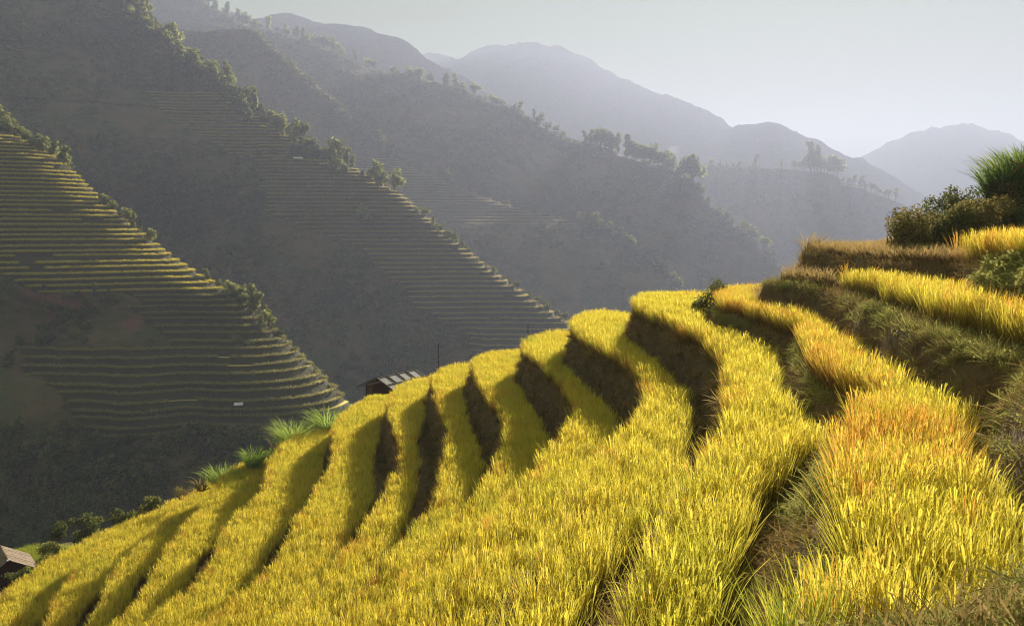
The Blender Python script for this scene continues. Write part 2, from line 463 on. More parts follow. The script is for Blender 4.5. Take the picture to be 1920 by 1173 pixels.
# ------------------------------------------------------------------ the valley: spurs whose crest descends, contour by contour
class Spur:
    def __init__(s, name, crest, kfun, step, umax, terr, hook=10.0, gully=0.05, seed=1, zmin=None, wig=1.0, du=3.0, bump=1.5):
        P = np.array([at_y(*c) for c in crest]); s.P = P
        o = np.argsort(P[:, 2]); s.z, s.x, s.y = P[o, 2], P[o, 0], P[o, 1]
        s.k, s.step, s.terr, s.hook, s.gully, s.seed, s.wig = kfun, step, terr, hook, gully, seed, wig
        s.umax, s.name, s.bump = umax, name, bump
        s.zlo = s.z[0] if zmin is None else zmin; s.zhi = s.z[-1]
        s.du = du
    hookf = None
    def crest(s, z):
        # gentle wander of the spur line itself
        x = np.interp(z, s.z, s.x); y = np.interp(z, s.z, s.y)
        return x + s.wig * fbm(z / 14.0, z * 0 + s.seed, s.seed, 3), y
    def xy(s, z, u):
        z = np.asarray(z, float); u = np.asarray(u, float)
        xc, yc = s.crest(z)
        L = np.hypot(xc, yc); dx, dy = xc / L - 0.55, yc / L
        n_ = np.hypot(dx, dy); dx, dy = dx / n_, dy / n_
        up = np.maximum(u, 0); dn = np.maximum(-u, 0)
        hkr = s.hook if s.hookf is None else s.hookf(z)
        t = np.clip(up / hkr, 0, 1)
        hk = -hkr * np.sqrt(np.clip(1 - (1 - t) ** 2, 0, 1)) * 0.8
        g = s.gully * yc * sstep(8, 70, up)
        me = g * fbm((xc - up) / (0.16 * yc) + s.seed, z / (0.22 * yc), s.seed, 4) + 0.006 * yc * sstep(2, 12, up) * fbm((xc - up) / (0.045 * yc), z / (0.05 * yc), s.seed + 2, 2)
        x = xc - up + dx * dn
        y = yc + hk + s.k(z) * up + me + dy * dn
        return x, y
    def levels(s):
        z = np.arange(s.zlo, s.zhi, s.step)
        return z + s.step * 0.26 * (vnoise(np.arange(len(z)) * 1.37, np.zeros(len(z)), s.seed) - 0.5)
    def tmask(s, z, u):
        return s.terr(z, u)
    def height(s, z, u):
        t = s.tmask(z, u)
        return z + (1 - t) * s.bump * fbm(np.asarray(u) / 9.0, z / 6.0, s.seed + 5, 3) * sstep(0, 12, np.abs(u))
    def build(s, label=None):
        us = np.concatenate([[-160, -80, -40, -20, -9, -4, -1.5], np.arange(0, s.hook * 3.2, max(0.8, s.du * 0.35)), np.arange(s.hook * 3.2 + s.du, s.umax, s.du)])
        zk = s.levels()
        rows = []; kinds = []
        for z in zk:
            zz = np.full(len(us), z)
            t = s.tmask(zz, us)
            x, y = s.xy(zz, us); rows.append(np.stack([x, y, s.height(zz, us) + 0.25 * t], 1)); kinds.append(t)
            zf = np.minimum(z + s.step * 0.80, s.zhi); zff = np.full(len(us), zf)
            x, y = s.xy(zff, us)
            rows.append(np.stack([x, y, s.height(zz, us) * t + (1 - t) * s.height(zff, us)], 1)); kinds.append(t)
        R = np.array(rows); nr, nc = R.shape[:2]
        I = np.arange(nr * nc).reshape(nr, nc)
        F = np.stack([I[:-1, :-1], I[:-1, 1:], I[1:, 1:], I[1:, :-1]], -1)[:, ::1]
        K = np.array(kinds)
        tm = (K[:-1, :-1] + K[:-1, 1:] + K[1:, :-1] + K[1:, 1:]) / 4 > 0.6
        tread = (np.arange(nr - 1) % 2 == 0)[:, None] & tm
        mi = np.where(tread, 2, np.where(tm, 1, 0))
        ok = np.ones((nr - 1, nc - 1), bool)
        o = mesh_obj(s.name, R.reshape(-1, 3), F[ok].reshape(-1, 4), [M['hill'], M['far_bank'], M['far_rice']], mi=mi[ok].ravel())
        o['kind'] = 'structure'
        if label: o['label'] = label
        return o
    def at(s, z, u):
        z = np.asarray(z, float); u = np.asarray(u, float)
        x, y = s.xy(z, u); return np.stack([x, y, s.height(z, u)], -1)

def patchy(z, u, seed, sc=40.0, lo=-0.15):
    return fbm(u / sc, z / (sc * 0.5), seed, 3) > lo

def pxz(px, py, d): return float(at_y(px, py, d)[2])

# nearest spur on the left
z1a, z1b, z1c, z1d = pxz(110, 300, 266), pxz(430, 548, 214), pxz(500, 640, 198), pxz(660, 790, 175)
def terr1(z, u):
    z = np.asarray(z, float); u = np.asarray(u, float)
    up = (z > z1b) & (z < z1a + 9) & (u > -6) & (u < 105 - 62 * sstep(z1b + 16, z1b + 6, z))
    mid = (z <= z1b) & (z > z1c) & (u > -2) & (u < 50) & patchy(z, u, 11, 20, -0.05)
    low = (z <= z1c) & (u > -4) & (u < 62 + 10 * fbm(z / 5, u * 0, 13, 2)) & (z > z1d)
    return (up | mid | low).astype(float)
def k1(z): return -0.55 * sstep(z1b - 8, z1b + 10, z) + 0.10
R1 = Spur('near_spur', [(-260, 60, 325), (-120, 160, 302), (0, 240, 281), (110, 300, 265), (215, 395, 247), (320, 480, 231), (430, 550, 214), (480, 590, 207), (560, 660, 195),
                        (640, 735, 183), (700, 800, 176), (770, 890, 166), (860, 1010, 156), (960, 1150, 146)], k1, 1.5, 200, terr1, hook=6, gully=0.085, seed=3, du=1.7, bump=1.0)
R1.hookf = lambda z: 6.0 + 15.0 * sstep(z1c + 6, z1c - 8, z)
R1.build()
# the long spur in the middle
z2a, z2b, z2c = pxz(460, 180, 528), pxz(640, 300, 480), pxz(1075, 610, 376)
def terr2(z, u):
    z = np.asarray(z, float); u = np.asarray(u, float)
    a = (z > z2b) & (z < z2a) & (u > 5) & (u < 60) & patchy(z, u, 21, 27, -0.2)
    b = (z <= z2b) & (z > z2c - 16) & (u > -3) & (u < 50 + 32 * sstep(z2b, z2b - 32, z) - 21 * sstep(z2b - 36, z2b - 56, z) + 10 * fbm(z / 10, u * 0, 22, 2))
    return (a | b).astype(float)
def k2(z): return -0.42 * sstep(z2b - 48, z2b + 16, z) - 0.02
R2 = Spur('middle_spur', [(-150, -290, 704), (60, -140, 640), (240, -5, 600), (370, 110, 552), (450, 170, 528), (520, 235, 508), (640, 300, 480), (760, 370, 452), (850, 450, 428),
                          (940, 520, 404), (1000, 560, 392), (1075, 610, 376), (1150, 680, 356), (1250, 800, 328), (1300, 900, 312)], k2, 2.4, 450, terr2, hook=9, gully=0.10, seed=5, du=3.2)
R2.build()
z3a, z3b = pxz(745, 300, 840), pxz(1060, 412, 740)
def terr3(z, u):
    z = np.asarray(z, float); u = np.asarray(u, float)
    return ((z < z3a) & (z > z3b - 6) & (u > -4) & (u < 120)).astype(float)
R2b = Spur('back_spur', [(480, 60, 960), (640, 200, 890), (700, 262, 860), (760, 310, 830), (830, 340, 805), (900, 366, 785), (1000, 400, 760), (1060, 412, 745), (1110, 425, 730), (1150, 445, 715), (1190, 470, 700),
                         (1240, 510, 680), (1270, 540, 665), (1330, 600, 640), (1450, 750, 600)], lambda z: -0.25 + z * 0, 3.2, 420, terr3, hook=12, gully=0.05, seed=8, du=4.5)
R2b.build()
def terr4(z, u):
    z = np.asarray(z, float); u = np.asarray(u, float)
    return (patchy(z, u, 31, 60, 0.32) & (u > 12)).astype(float)
R3 = Spur('wooded_ridge', [(180, -70, 1430), (370, 0, 1350), (450, 48, 1310), (560, 75, 1270), (640, 105, 1235), (700, 135, 1205), (780, 152, 1170), (850, 168, 1145), (950, 205, 1105),
                           (1000, 225, 1085), (1060, 262, 1060), (1130, 280, 1040), (1190, 300, 1020), (1250, 318, 1000), (1310, 350, 975), (1335, 400, 945), (1390, 430, 925), (1450, 490, 890), (1520, 570, 850), (1600, 700, 800)],
          lambda z: -0.30 + z * 0, 3.4, 900, terr4, hook=14, gully=0.11, seed=12, du=6.0, bump=3.0)
R3.build()

# far ridges and mountains: crest line, face falling towards us, broken by side spurs
def mountain(name, crest, slope, depth, seed, amp, dens=9.0, rough=0.006, mat='mountain'):
    P = np.array([at_y(*c) for c in crest])
    d = np.concatenate([[0], np.cumsum(np.hypot(np.diff(P[:, 0]), np.diff(P[:, 1])))])
    s = np.arange(0, d[-1], dens)
    Q = np.stack([np.interp(s, d, P[:, k]) for k in range(3)], 1)
    ker = np.hanning(9); ker /= ker.sum()
    for k in range(3):
        pad = np.pad(Q[:, k], 4, mode='edge'); Q[:, k] = np.convolve(pad, ker, 'valid')
    D = np.mean(P[:, 1])
    Q[:, 2] += rough * D * fbm(s / 60.0, s * 0, seed, 5) + 0.0022 * D * (vnoise(s / 13.0, s * 0, seed + 3) - 0.5)
    vs = np.concatenate([[-0.25, -0.10, -0.03], np.linspace(0, 1, 60) ** 1.25])
    rows = []
    for v in vs:
        X = Q.copy()
        L = np.hypot(Q[:, 0], Q[:, 1]); dx, dy = -Q[:, 0] / L, -Q[:, 1] / L
        run = v * depth
        g = amp * fbm(s / (D * 0.09), np.full(len(s), v * 1.6), seed + 9, 5) * sstep(0, 0.25, abs(v))
        X[:, 0] += dx * (run + g) - 0.35 * run * (1 if v > 0 else 0); X[:, 1] += dy * (run + g)
        X[:, 2] -= abs(run) * slope * (0.85 + 0.3 * vnoise(s / (D * 0.12), np.full(len(s), v * 2), seed + 21))
        rows.append(X)
    R = np.array(rows); nr, nc = R.shape[:2]; I = np.arange(nr * nc).reshape(nr, nc)
    F = np.stack([I[:-1, :-1], I[1:, :-1], I[1:, 1:], I[:-1, 1:]], -1).reshape(-1, 4)
    o = mesh_obj(name, R.reshape(-1, 3), F, M[mat], smooth=False)
    o['kind'] = 'structure'
    return Q, R
Q4, RF4 = mountain('village_ridge', [(1040, 300, 1560), (1150, 302, 1540), (1250, 306, 1520), (1400, 314, 1490), (1500, 318, 1470), (1560, 325, 1455), (1600, 352, 1440), (1690, 380, 1410), (1720, 402, 1390), (1800, 480, 1340), (1920, 600, 1280)], 0.55, 520, 31, 40, 6.0, 0.003, 'hill')
mountain('blue_mountain', [(250, 60, 1785), (410, 22, 1751), (480, 32, 1734), (540, 28, 1725), (600, 46, 1708), (690, 52, 1691), (750, 72, 1674), (800, 110, 1657), (870, 150, 1640), (930, 175, 1623), (1000, 220, 1598), (1080, 262, 1572), (1180, 330, 1530)], 0.75, 620, 41, 90)
mountain('hazy_peak', [(760, 130, 2560), (800, 102, 2550), (860, 108, 2540), (900, 90, 2530), (960, 82, 2520), (1000, 79, 2510), (1050, 88, 2500), (1130, 128, 2490), (1180, 152, 2480), (1250, 176, 2460), (1330, 205, 2440), (1390, 250, 2420), (1480, 335, 2390), (1560, 420, 2360)], 0.7, 800, 51, 110)
mountain('pale_ridge', [(1260, 300, 2260), (1340, 250, 2240), (1390, 232, 2230), (1430, 226, 2220), (1480, 243, 2210), (1560, 278, 2190), (1640, 312, 2160), (1700, 350, 2130), (1745, 380, 2110), (1830, 450, 2060)], 0.7, 600, 61, 90)
mountain('faint_mountain', [(1560, 330, 3100), (1620, 288, 3090), (1660, 268, 3080), (1720, 246, 3070), (1790, 229, 3060), (1850, 242, 3050), (1920, 262, 3040), (2050, 320, 3020)], 0.7, 900, 71, 120)
# the valley floor, far below everything
gv = np.linspace(-1, 1, 41)
GX, GY = np.meshgrid(gv * 4200, (gv + 0.85) * 2300)
GZ = -330 + 25 * fbm(GX / 500, GY / 500, 91, 3)
I = np.arange(GX.size).reshape(GX.shape)
mesh_obj('ground', np.stack([GX, GY, GZ], -1).reshape(-1, 3), np.stack([I[:-1, :-1], I[:-1, 1:], I[1:, 1:], I[1:, :-1]], -1).reshape(-1, 4), M['hill'])['kind'] = 'structure'

# ------------------------------------------------------------------ the near hill: terraces stepped down a hollow and round a nose
# name, height of the crop top below the eye, soil below the crop top, traced lip (photo pixels), far run behind the nose
LIPS = [
 ('L', 19.30, [(240,978),(200,995),(165,1010),(130,1030),(90,1052),(60,1072),(30,1095),(0,1120),(-40,1160),(-90,1220)]),
 ('K', 17.80, [(330,937),(300,955),(265,970),(230,985),(190,1015),(160,1050),(135,1080),(112,1110),(100,1140),(88,1170),(60,1215),(20,1270)]),
 ('J', 16.30, [(420,896),(390,910),(355,928),(325,952),(305,983),(280,1008),(250,1032),(220,1066),(203,1100),(185,1145),(165,1180),(120,1235),(70,1290)]),
 ('I', 14.80, [(520,857),(490,860),(460,868),(430,885),(405,908),(395,930),(380,952),(355,980),(330,1010),(305,1045),(290,1078),(272,1112),(250,1140),(222,1168),(180,1215),(120,1280)]),
 ('H', 13.30, [(625,806),(600,806),(570,812),(530,836),(507,868),(503,890),(497,912),(485,935),(460,955),(435,978),(420,1003),(413,1025),(400,1052),(385,1078),(355,1105),(310,1138),(270,1175),(210,1235),(150,1300)]),
 ('G', 11.70, [(750,738),(720,741),(700,744),(675,755),(650,772),(630,795),(628,820),(629,845),(622,880),(600,915),(580,945),(560,970),(548,1000),(530,1037),(513,1068),(487,1095),(455,1115),(420,1145),(380,1185),(320,1250),(260,1320)]),
 ('F', 10.10, [(825,706),(800,710),(775,715),(752,725),(734,742),(732,765),(735,785),(750,820),(757,850),(752,875),(740,900),(727,922),(712,950),(695,975),(672,1008),(650,1035),(620,1070),(570,1125),(520,1180),(460,1250),(400,1320)]),
 ('E', 8.70, [(900,684),(870,684),(845,688),(826,696),(813,710),(820,740),(833,772),(842,800),(843,840),(840,865),(832,890),(826,925),(812,952),(795,972),(770,1002),(730,1050),(690,1100),(640,1160),(590,1225),(540,1300)]),
 ('D', 7.30, [(1000,662),(960,660),(930,662),(905,668),(889,682),(895,705),(915,738),(935,765),(949,788),(951,805),(947,835),(936,857),(930,882),(912,908),(893,932),(860,970),(820,1020),(775,1080),(730,1140),(690,1200),(640,1280)]),
 ('C', 5.70, [(1090,628),(1060,623),(1030,626),(1005,631),(986,642),(990,660),(1030,690),(1060,720),(1075,745),(1083,770),(1083,785),(1075,800),(1055,825),(1035,850),(1020,865),(990,905),(950,955),(905,1015),(860,1080),(820,1140),(780,1210),(740,1290)]),
 ('B', 4.20, [(1190,592),(1150,588),(1115,588),(1090,594),(1080,600),(1086,622),(1110,640),(1150,660),(1190,685),(1210,705),(1222,730),(1222,745),(1215,765),(1200,785),(1185,800),(1165,825),(1140,860),(1100,910),(1060,965),(1030,1005),(1012,1030),(985,1070),(960,1110),(940,1150),(915,1200),(880,1270)]),
 ('A', 2.85, [(1285,556),(1250,552),(1215,555),(1196,563),(1205,578),(1240,592),(1270,605),(1300,618),(1330,635),(1355,655),(1368,675),(1378,693),(1372,712),(1373,735),(1374,770),(1371,790),(1358,812),(1343,832),(1325,848),(1312,860),(1290,890),(1262,935),(1240,975),(1215,1020),(1190,1062),(1165,1110),(1140,1160),(1110,1230)]),
 ('T0', 2.05, [(1410,541),(1372,541),(1350,547),(1352,562),(1400,576),(1440,588),(1490,603),(1508,630),(1530,665),(1570,695),(1620,715),(1645,725),(1640,735),(1620,750),(1598,765),(1590,795),(1572,815),(1566,830),(1572,860),(1574,900),(1574,950),(1568,1000),(1556,1040),(1540,1080),(1500,1125),(1465,1160),(1450,1220)]),
]
SOIL = 0.72
def world_curve(h, px):
    return [tuple(at_z(x, y, -(h + 0.25))[:2]) for x, y in px]
lips = {}
for nm, h, px in LIPS:
    c = world_curve(h, px)
    f = c[0]; c = [(f[0] + 40, f[1] + 26), (f[0] + 9, f[1] + 4.5), (f[0] + 3, f[1] + 1.0)] + c
    a, b = np.array(c[-2]), np.array(c[-1]); dd = (b - a) / np.linalg.norm(b - a)
    c += [tuple(b + dd * 6), tuple(b + dd * 40)]
    lips[nm] = (-(h + SOIL), c)
t1 = [tuple(at_z(x, y, -1.65)[:2]) for x, y in [(1440,528),(1478,534),(1550,545),(1600,563),(1660,590),(1700,608),(1800,645),(1868,668)]]
t1 = [(50, 54), (14, 29), (9.6, 24.5)] + t1 + [(6.45, 9.1), (6.1, 8.5), (5.65, 7.8), (5.25, 7.0), (4.95, 6.0), (4.5, 5.0), (3.95, 4.2), (3.1, 3.65), (2.45, 3.25), (1.96, 3.0), (1.6, 2.8), (1.3, 2.68), (0.8, 2.2), (-0.6, 1.2), (-3.0, -0.6), (-20, -10)]
lips['T1'] = (-1.68, t1)
t2 = [(52, 48), (16, 30), (11.6, 27.4), (10.5, 26.4), (10.2, 25.0), (10.0, 22.5), (9.85, 20.0), (9.7, 17.8), (10.1, 16.9), (9.9, 15.8), (9.6, 14.0), (9.2, 10.0), (9.0, 4.0), (9.0, -12)]
lips['T2'] = (-0.80, t2)
ORDER = ['L', 'K', 'J', 'I', 'H', 'G', 'F', 'E', 'D', 'C', 'B', 'A', 'T0', 'T1', 'T2']

def smooth_curve(c, n=5):
    P = np.array(c, float); out = [P[0]]
    for i in range(len(P) - 1):
        p0, p1, p2, p3 = P[max(i - 1, 0)], P[i], P[i + 1], P[min(i + 2, len(P) - 1)]
        L = np.linalg.norm(p2 - p1)
        m1 = (p2 - p0); m2 = (p3 - p1)
        m1 = m1 / (np.linalg.norm(m1) + 1e-9) * L; m2 = m2 / (np.linalg.norm(m2) + 1e-9) * L
        for k in range(1, n + 1):
            t = k / n
            out.append((2*t**3-3*t**2+1)*p1 + (t**3-2*t**2+t)*m1 + (-2*t**3+3*t**2)*p2 + (t**3-t**2)*m2)
    return np.array(out)
def signed(curve, X, Y):
    """distance to the lip, positive uphill (inside the terrace)"""
    x, y = X.ravel(), Y.ravel(); n = len(x)
    D = np.full(n, 1e9)
    for i in range(len(curve) - 1):
        a, b = curve[i], curve[i + 1]; ab = b - a
        t = np.clip(((x - a[0]) * ab[0] + (y - a[1]) * ab[1]) / (ab @ ab + 1e-12), 0, 1)
        D = np.minimum(D, (x - a[0] - t * ab[0]) ** 2 + (y - a[1] - t * ab[1]) ** 2)
    poly = np.vstack([curve, [(90, -60), (160, 40)]])
    ins = np.zeros(n, bool); j = len(poly) - 1
    for i in range(len(poly)):
        xi, yi = poly[i]; xj, yj = poly[j]
        c = ((yi > y) != (yj > y))
        ins ^= c & (x < (xj - xi) * (y - yi) / (yj - yi + 1e-12) + xi); j = i
    return (np.sqrt(D) * np.where(ins, 1, -1)).reshape(X.shape)
CUR = {k: smooth_curve(lips[k][1]) for k in ORDER}
GS = 0.15
gx = np.arange(-48, 24, GS); gy = np.arange(-3, 66, GS)
X, Y = np.meshgrid(gx, gy)
wob = 0.14 * fbm(X / 1.3, Y / 1.3, 77, 3)
SD = {k: signed(CUR[k], X, Y) + wob for k in ORDER}
def bank_w(k):
    if k == 'T2': return 0.45 + 1.0 * sstep(15.5, 12.5, Y)
    if k == 'T0': return 0.42 + 0.28 * sstep(12, 8, Y)
    if k == 'T1': return 0.42 + 0.15 * sstep(10, 7, Y)
    return 0.50 + 0 * Y
# ground below the lowest terrace
out = np.maximum(-SD['L'], 0)
zL = lips['L'][0]
Z = zL - 1.3 - 0.42 * np.minimum(out, 15) - 0.85 * np.maximum(out - 20.5, 0)
Z = np.where(X > -24, zL - 1.3 - 0.62 * out, Z) if False else Z
mixr = sstep(-27, -20, X)
Z = Z * (1 - mixr) + (zL - 1.3 - 0.62 * out) * mixr
prev = Z
for i, k in enumerate(ORDER):
    z = lips[k][0]
    s_ = sstep(0, 1, (SD[k] + bank_w(k)) / bank_w(k)) ** 0.8
    Z = Z * (1 - s_) + z * s_
Z = Z + 0.04 * fbm(X / 0.5, Y / 0.5, 88, 3) + 0.05 * fbm(X / 1.6, Y / 1.6, 89, 2)
def pad(x, y, z, r0, r1):
    global Z
    t = sstep(r1, r0, np.hypot(X - x, Y - y)); Z = Z * (1 - t) + z * t
pad(-9.2, 59.8, -14.4, 4.2, 7.5)                      # level ground the hut stands on
Z = Z + 1.9 * sstep(4.6, 1.0, np.hypot((X - 17.2) * 0.9, Y - 24.5))   # knoll under the bushes
LEVEL = np.zeros(X.shape, int) - 1
for i, k in enumerate(ORDER):
    LEVEL[SD[k] > -bank_w(k) - 0.02] = i
I = np.arange(X.size).reshape(X.shape)
QF = np.stack([I[:-1, :-1], I[:-1, 1:], I[1:, 1:], I[1:, :-1]], -1)
QL = np.maximum.reduce([LEVEL[:-1, :-1], LEVEL[:-1, 1:], LEVEL[1:, 1:], LEVEL[1:, :-1]])
VV = np.stack([X, Y, Z], -1).reshape(-1, 3)
def sub_mesh(name, mask, mat, parent=None):
    f = QF[mask]; u, inv = np.unique(f, return_inverse=True)
    return mesh_obj(name, VV[u], inv.reshape(-1, 4), mat, parent, smooth=True)
sub_mesh('hillside', QL < 0, M['soil'])['kind'] = 'structure'

fxg = lambda A, x, y: A[np.clip(np.round((y - gy[0]) / GS).astype(int), 0, len(gy) - 1), np.clip(np.round((x - gx[0]) / GS).astype(int), 0, len(gx) - 1)]
def ground_z(x, y): return fxg(Z, np.asarray(x, float), np.asarray(y, float))

TERR = {
 'L': ('lowest golden rice terrace, running past the small roof in the bottom left corner', 'rice terrace'),
 'K': ('second lowest golden rice terrace, just above the one beside the small roof', 'rice terrace'),
 'J': ('third lowest golden rice terrace, its crest just above the dark shrubs on the left slope', 'rice terrace'),
 'I': ('golden rice terrace whose outer edge carries the two lowest bright green grass tufts', 'rice terrace'),
 'H': ('golden rice terrace whose blunt crest ends below the tallest green tufts left of the hut', 'rice terrace'),
 'G': ('golden rice terrace with its crest right under the wooden wall of the hut', 'rice terrace'),
 'F': ('golden rice terrace whose crest hides the lower right corner of the hut roof', 'rice terrace'),
 'E': ('golden rice terrace with the taller thin pole standing behind its crest', 'rice terrace'),
 'D': ('golden rice terrace with a rounded crest between the two thin poles', 'rice terrace'),
 'C': ('golden rice terrace with the shorter thin pole standing behind its crest', 'rice terrace'),
 'B': ('golden rice terrace whose crest meets the lower tip of the middle spur', 'rice terrace'),
 'A': ('golden rice terrace with the highest rounded crest, left of the small green bush', 'rice terrace'),
 'T0': ('widest rice terrace, gold with orange patches, above a grassy triangular bank', 'rice terrace'),
 'T1': ('narrow band of tall orange rice above the long dark grassy bank', 'rice terrace'),
 'T2': ('top terrace with dry pale stalks and a short strip of rice below the bushes', 'terrace'),
}
tot = 0
for i, k in enumerate(ORDER):
    root = empty('rice_terrace', (0, 0, 0)); tag(root, TERR[k][0], TERR[k][1], 'rice terraces stepping down the near hill')
    sub_mesh('earth_bank', QL == i, M['soil'], root)
    # crop
    far = 1.0
    sp_ = 0.145 if k not in ('T0', 'T1', 'A') else 0.13
    jx = np.arange(-47, 19, sp_); jy = np.arange(2, 62, sp_)
    RX, RY = np.meshgrid(jx, jy); RX = RX.ravel() + RNG.uniform(-.45, .45, RX.size) * sp_; RY = RY.ravel() + RNG.uniform(-.45, .45, RY.size) * sp_
    d0 = fxg(SD[k], RX, RY)
    m = d0 > (-0.06 if k not in ('T0', 'T1', 'T2') else 0.05) + (0.20 * sstep(13, 9, RY) if k in 'AB' else 0)
    if i + 1 < len(ORDER):
        kn = ORDER[i + 1]; bw = bank_w(kn); d1 = fxg(SD[kn], RX, RY) + fxg(bw if np.ndim(bw) else bw + 0 * X, RX, RY)
        NOSE = {'B': 34, 'C': 38, 'D': 42, 'E': 44, 'F': 45, 'G': 45, 'H': 44, 'I': 43, 'J': 42, 'K': 41}
        near_ = sstep(NOSE.get(kn, 30) - 3, NOSE.get(kn, 30) - 9, RY)
        m &= d1 < -0.2 + near_ * 0.2 + near_ * (-0.22 if k in ('T0', 'T1', 'T2') else -0.20 if k == 'A' else -0.42 if k in ('B', 'C') else -0.48 if k in 'DE' else -0.90)
    if k == 'T1': m &= (d0 > 0.48) & ((d0 < 1.7) | (RY > 20.5)) & (RY > 8.5)
    if k == 'T2': m &= (d0 < 6)
    if k == 'T0': m &= (RY > np.where(RX > 1.8, 4.2, 3.4))
    P = np.stack([RX[m], RY[m], fxg(Z, RX[m], RY[m]) - 0.02], 1)
    P = P[in_frame(P + [0, 0, 0.4])]
    tot += len(P)
    d0 = fxg(SD[k], P[:, 0], P[:, 1])
    edge = sstep(0.5, 0.05, d0)                     # stalks at the lip lean out over the bank
    gyx = np.stack([fxg(np.gradient(SD[k], GS, axis=1), P[:, 0], P[:, 1]), fxg(np.gradient(SD[k], GS, axis=0), P[:, 0], P[:, 1])], 1)
    lean = -gyx * (edge * (0.11 if k in ('A', 'B', 'C', 'T0', 'T1', 'T2') else 0.07))[:, None]
    hfield = 1.0 + 0.13 * fbm(P[:, 0] / 1.1, P[:, 1] / 1.1, 55, 3) + 0.10 * fbm(P[:, 0] / 0.35, P[:, 1] / 0.35, 56, 2)
    if k == 'T2':
        dry = (P[:, 1] > 17.3) & (P[:, 2] < -0.55)
        r_ = (P[:, 1] < 17.0) & (P[:, 1] > 8)
        scatter('dry_stalks', P[dry], P_DRY, root, (0.7, 1.2), 0.12, seed=900)
        scatter('rice_crop', P[r_], P_RICE_TALL[:3] + P_RICE_ORANGE[:2], root, (0.85, 1.1), 0.09, lean[r_], seed=901)
    elif k == 'T0':
        px, py = to_px(P + [0, 0, 0.7])
        grn = (py > 1085) & (px < 1640) & (RNG.uniform(size=len(P)) < sstep(1060, 1150, py))
        dry = (P[:, 1] > 22) & (fxg(SD['T0'], P[:, 0], P[:, 1]) > 1.2); scatter('dry_grass', P[dry], P_DRY, root, (1.2, 2.1), 0.12, seed=906)
        P = P[~dry]; grn = grn[~dry]; lean = lean[~dry]; hfield = hfield[~dry]
        edge = edge[~dry]
        q = 0.86 * hfield * RNG.uniform(0.9, 1.1, len(P))
        rip = np.exp(-(((P[:, 0] - 4.3) / 0.9) ** 2 + ((P[:, 1] - 8.2) / 1.5) ** 2)) * 0.50 + 0.22 * sstep(9, 14, P[:, 1]) + 0.3 * edge
        org = (RNG.uniform(size=len(P)) < rip) & ~grn; gld = ~org & ~grn
        scatter('rice_crop', P[gld], P_RICE_TALL, root, q[gld], 0.09, lean[gld], seed=902)
        scatter('orange_rice', P[org], P_RICE_ORANGE, root, q[org], 0.10, lean[org], seed=907)
        scatter('green_rice', P[grn], P_RICE_GREEN, root, (0.8, 1.05), 0.10, lean[grn], seed=903)
    elif k == 'T1':
        r_ = P[:, 1] < 20.5
        q = 0.88 * hfield * RNG.uniform(0.9, 1.1, len(P)); org = r_ & (RNG.uniform(size=len(P)) < 0.22 + 0.4 * edge); gld = r_ & ~org
        scatter('rice_crop', P[gld], P_RICE_TALL, root, q[gld], 0.10, lean[gld], seed=904)
        scatter('orange_rice', P[org], P_RICE_ORANGE, root, q[org], 0.10, lean[org], seed=908)
        scatter('dry_grass', P[~r_], P_DRY, root, (0.9, 1.6), 0.12, seed=905)
    else:
        q = hfield * RNG.uniform(0.9, 1.1, len(P)) * 0.98
        org = RNG.uniform(size=len(P)) < 0.30 * edge; gld = ~org
        scatter('rice_crop', P[gld], P_RICE + (P_RICE_TALL[:2] if k in 'ABC' else []), root, q[gld], 0.08, lean[gld], seed=910 + i)
        scatter('orange_rice', P[org], P_RICE_ORANGE, root, q[org] * 0.84, 0.10, lean[org], seed=890 + i)
    # grass on the bank
    bw = bank_w(k); bwx = bw if np.ndim(bw) else bw + 0 * X
    n_b = 400000
    bx = RNG.uniform(-47, 19, n_b); by = RNG.uniform(2, 62, n_b)
    db = fxg(SD[k], bx, by); wb = fxg(bwx, bx, by)
    m = (db < (0.55 if k == 'T1' else 0.12)) & (db > -wb - 0.42)
    Pb = np.stack([bx[m], by[m], ground_z(bx[m], by[m]) - 0.01], 1)
    Pb = Pb[in_frame(Pb)]
    dist = np.linalg.norm(Pb, axis=1)
    g_ = np.stack([fxg(np.gradient(SD[k], GS, axis=1), Pb[:, 0], Pb[:, 1]), fxg(np.gradient(SD[k], GS, axis=0), Pb[:, 0], Pb[:, 1])], 1)
    ln = -g_ * 0.6
    if k in ('T0', 'T1', 'T2'):
        gr = RNG.uniform(size=len(Pb)) < (0.95 if k == 'T0' else 0.5) * sstep(0.30, 0.55, vnoise(Pb[:, 0] / 0.9, Pb[:, 1] / 0.9, 66) + 0.15)
        gr &= (Pb[:, 1] < 13) | ((k != 'T2') & (fxg(SD[k], Pb[:, 0], Pb[:, 1]) > -0.15))
        scatter('green_bank_grass', Pb[gr], P_GREEN + P_HERB, root, (0.6, 1.25), 0.25, ln[gr], seed=930 + i)
        scatter('bank_grass', Pb[~gr], P_BANK, root, (0.6, 1.3), 0.25, ln[~gr], seed=950 + i)
    else:
        dr = RNG.uniform(size=len(Pb)) < 0.08
        scatter('dry_strands', Pb[dr], P_DRY, root, (0.5, 1.1), 0.3, ln[dr] * 1.3, seed=970 + i)
        Pb = Pb[~dr]; ln = ln[~dr]
        scatter('bank_grass', Pb, P_BANK, root, (0.6, 1.3), 0.25, ln, seed=950 + i)
P_WEED = []
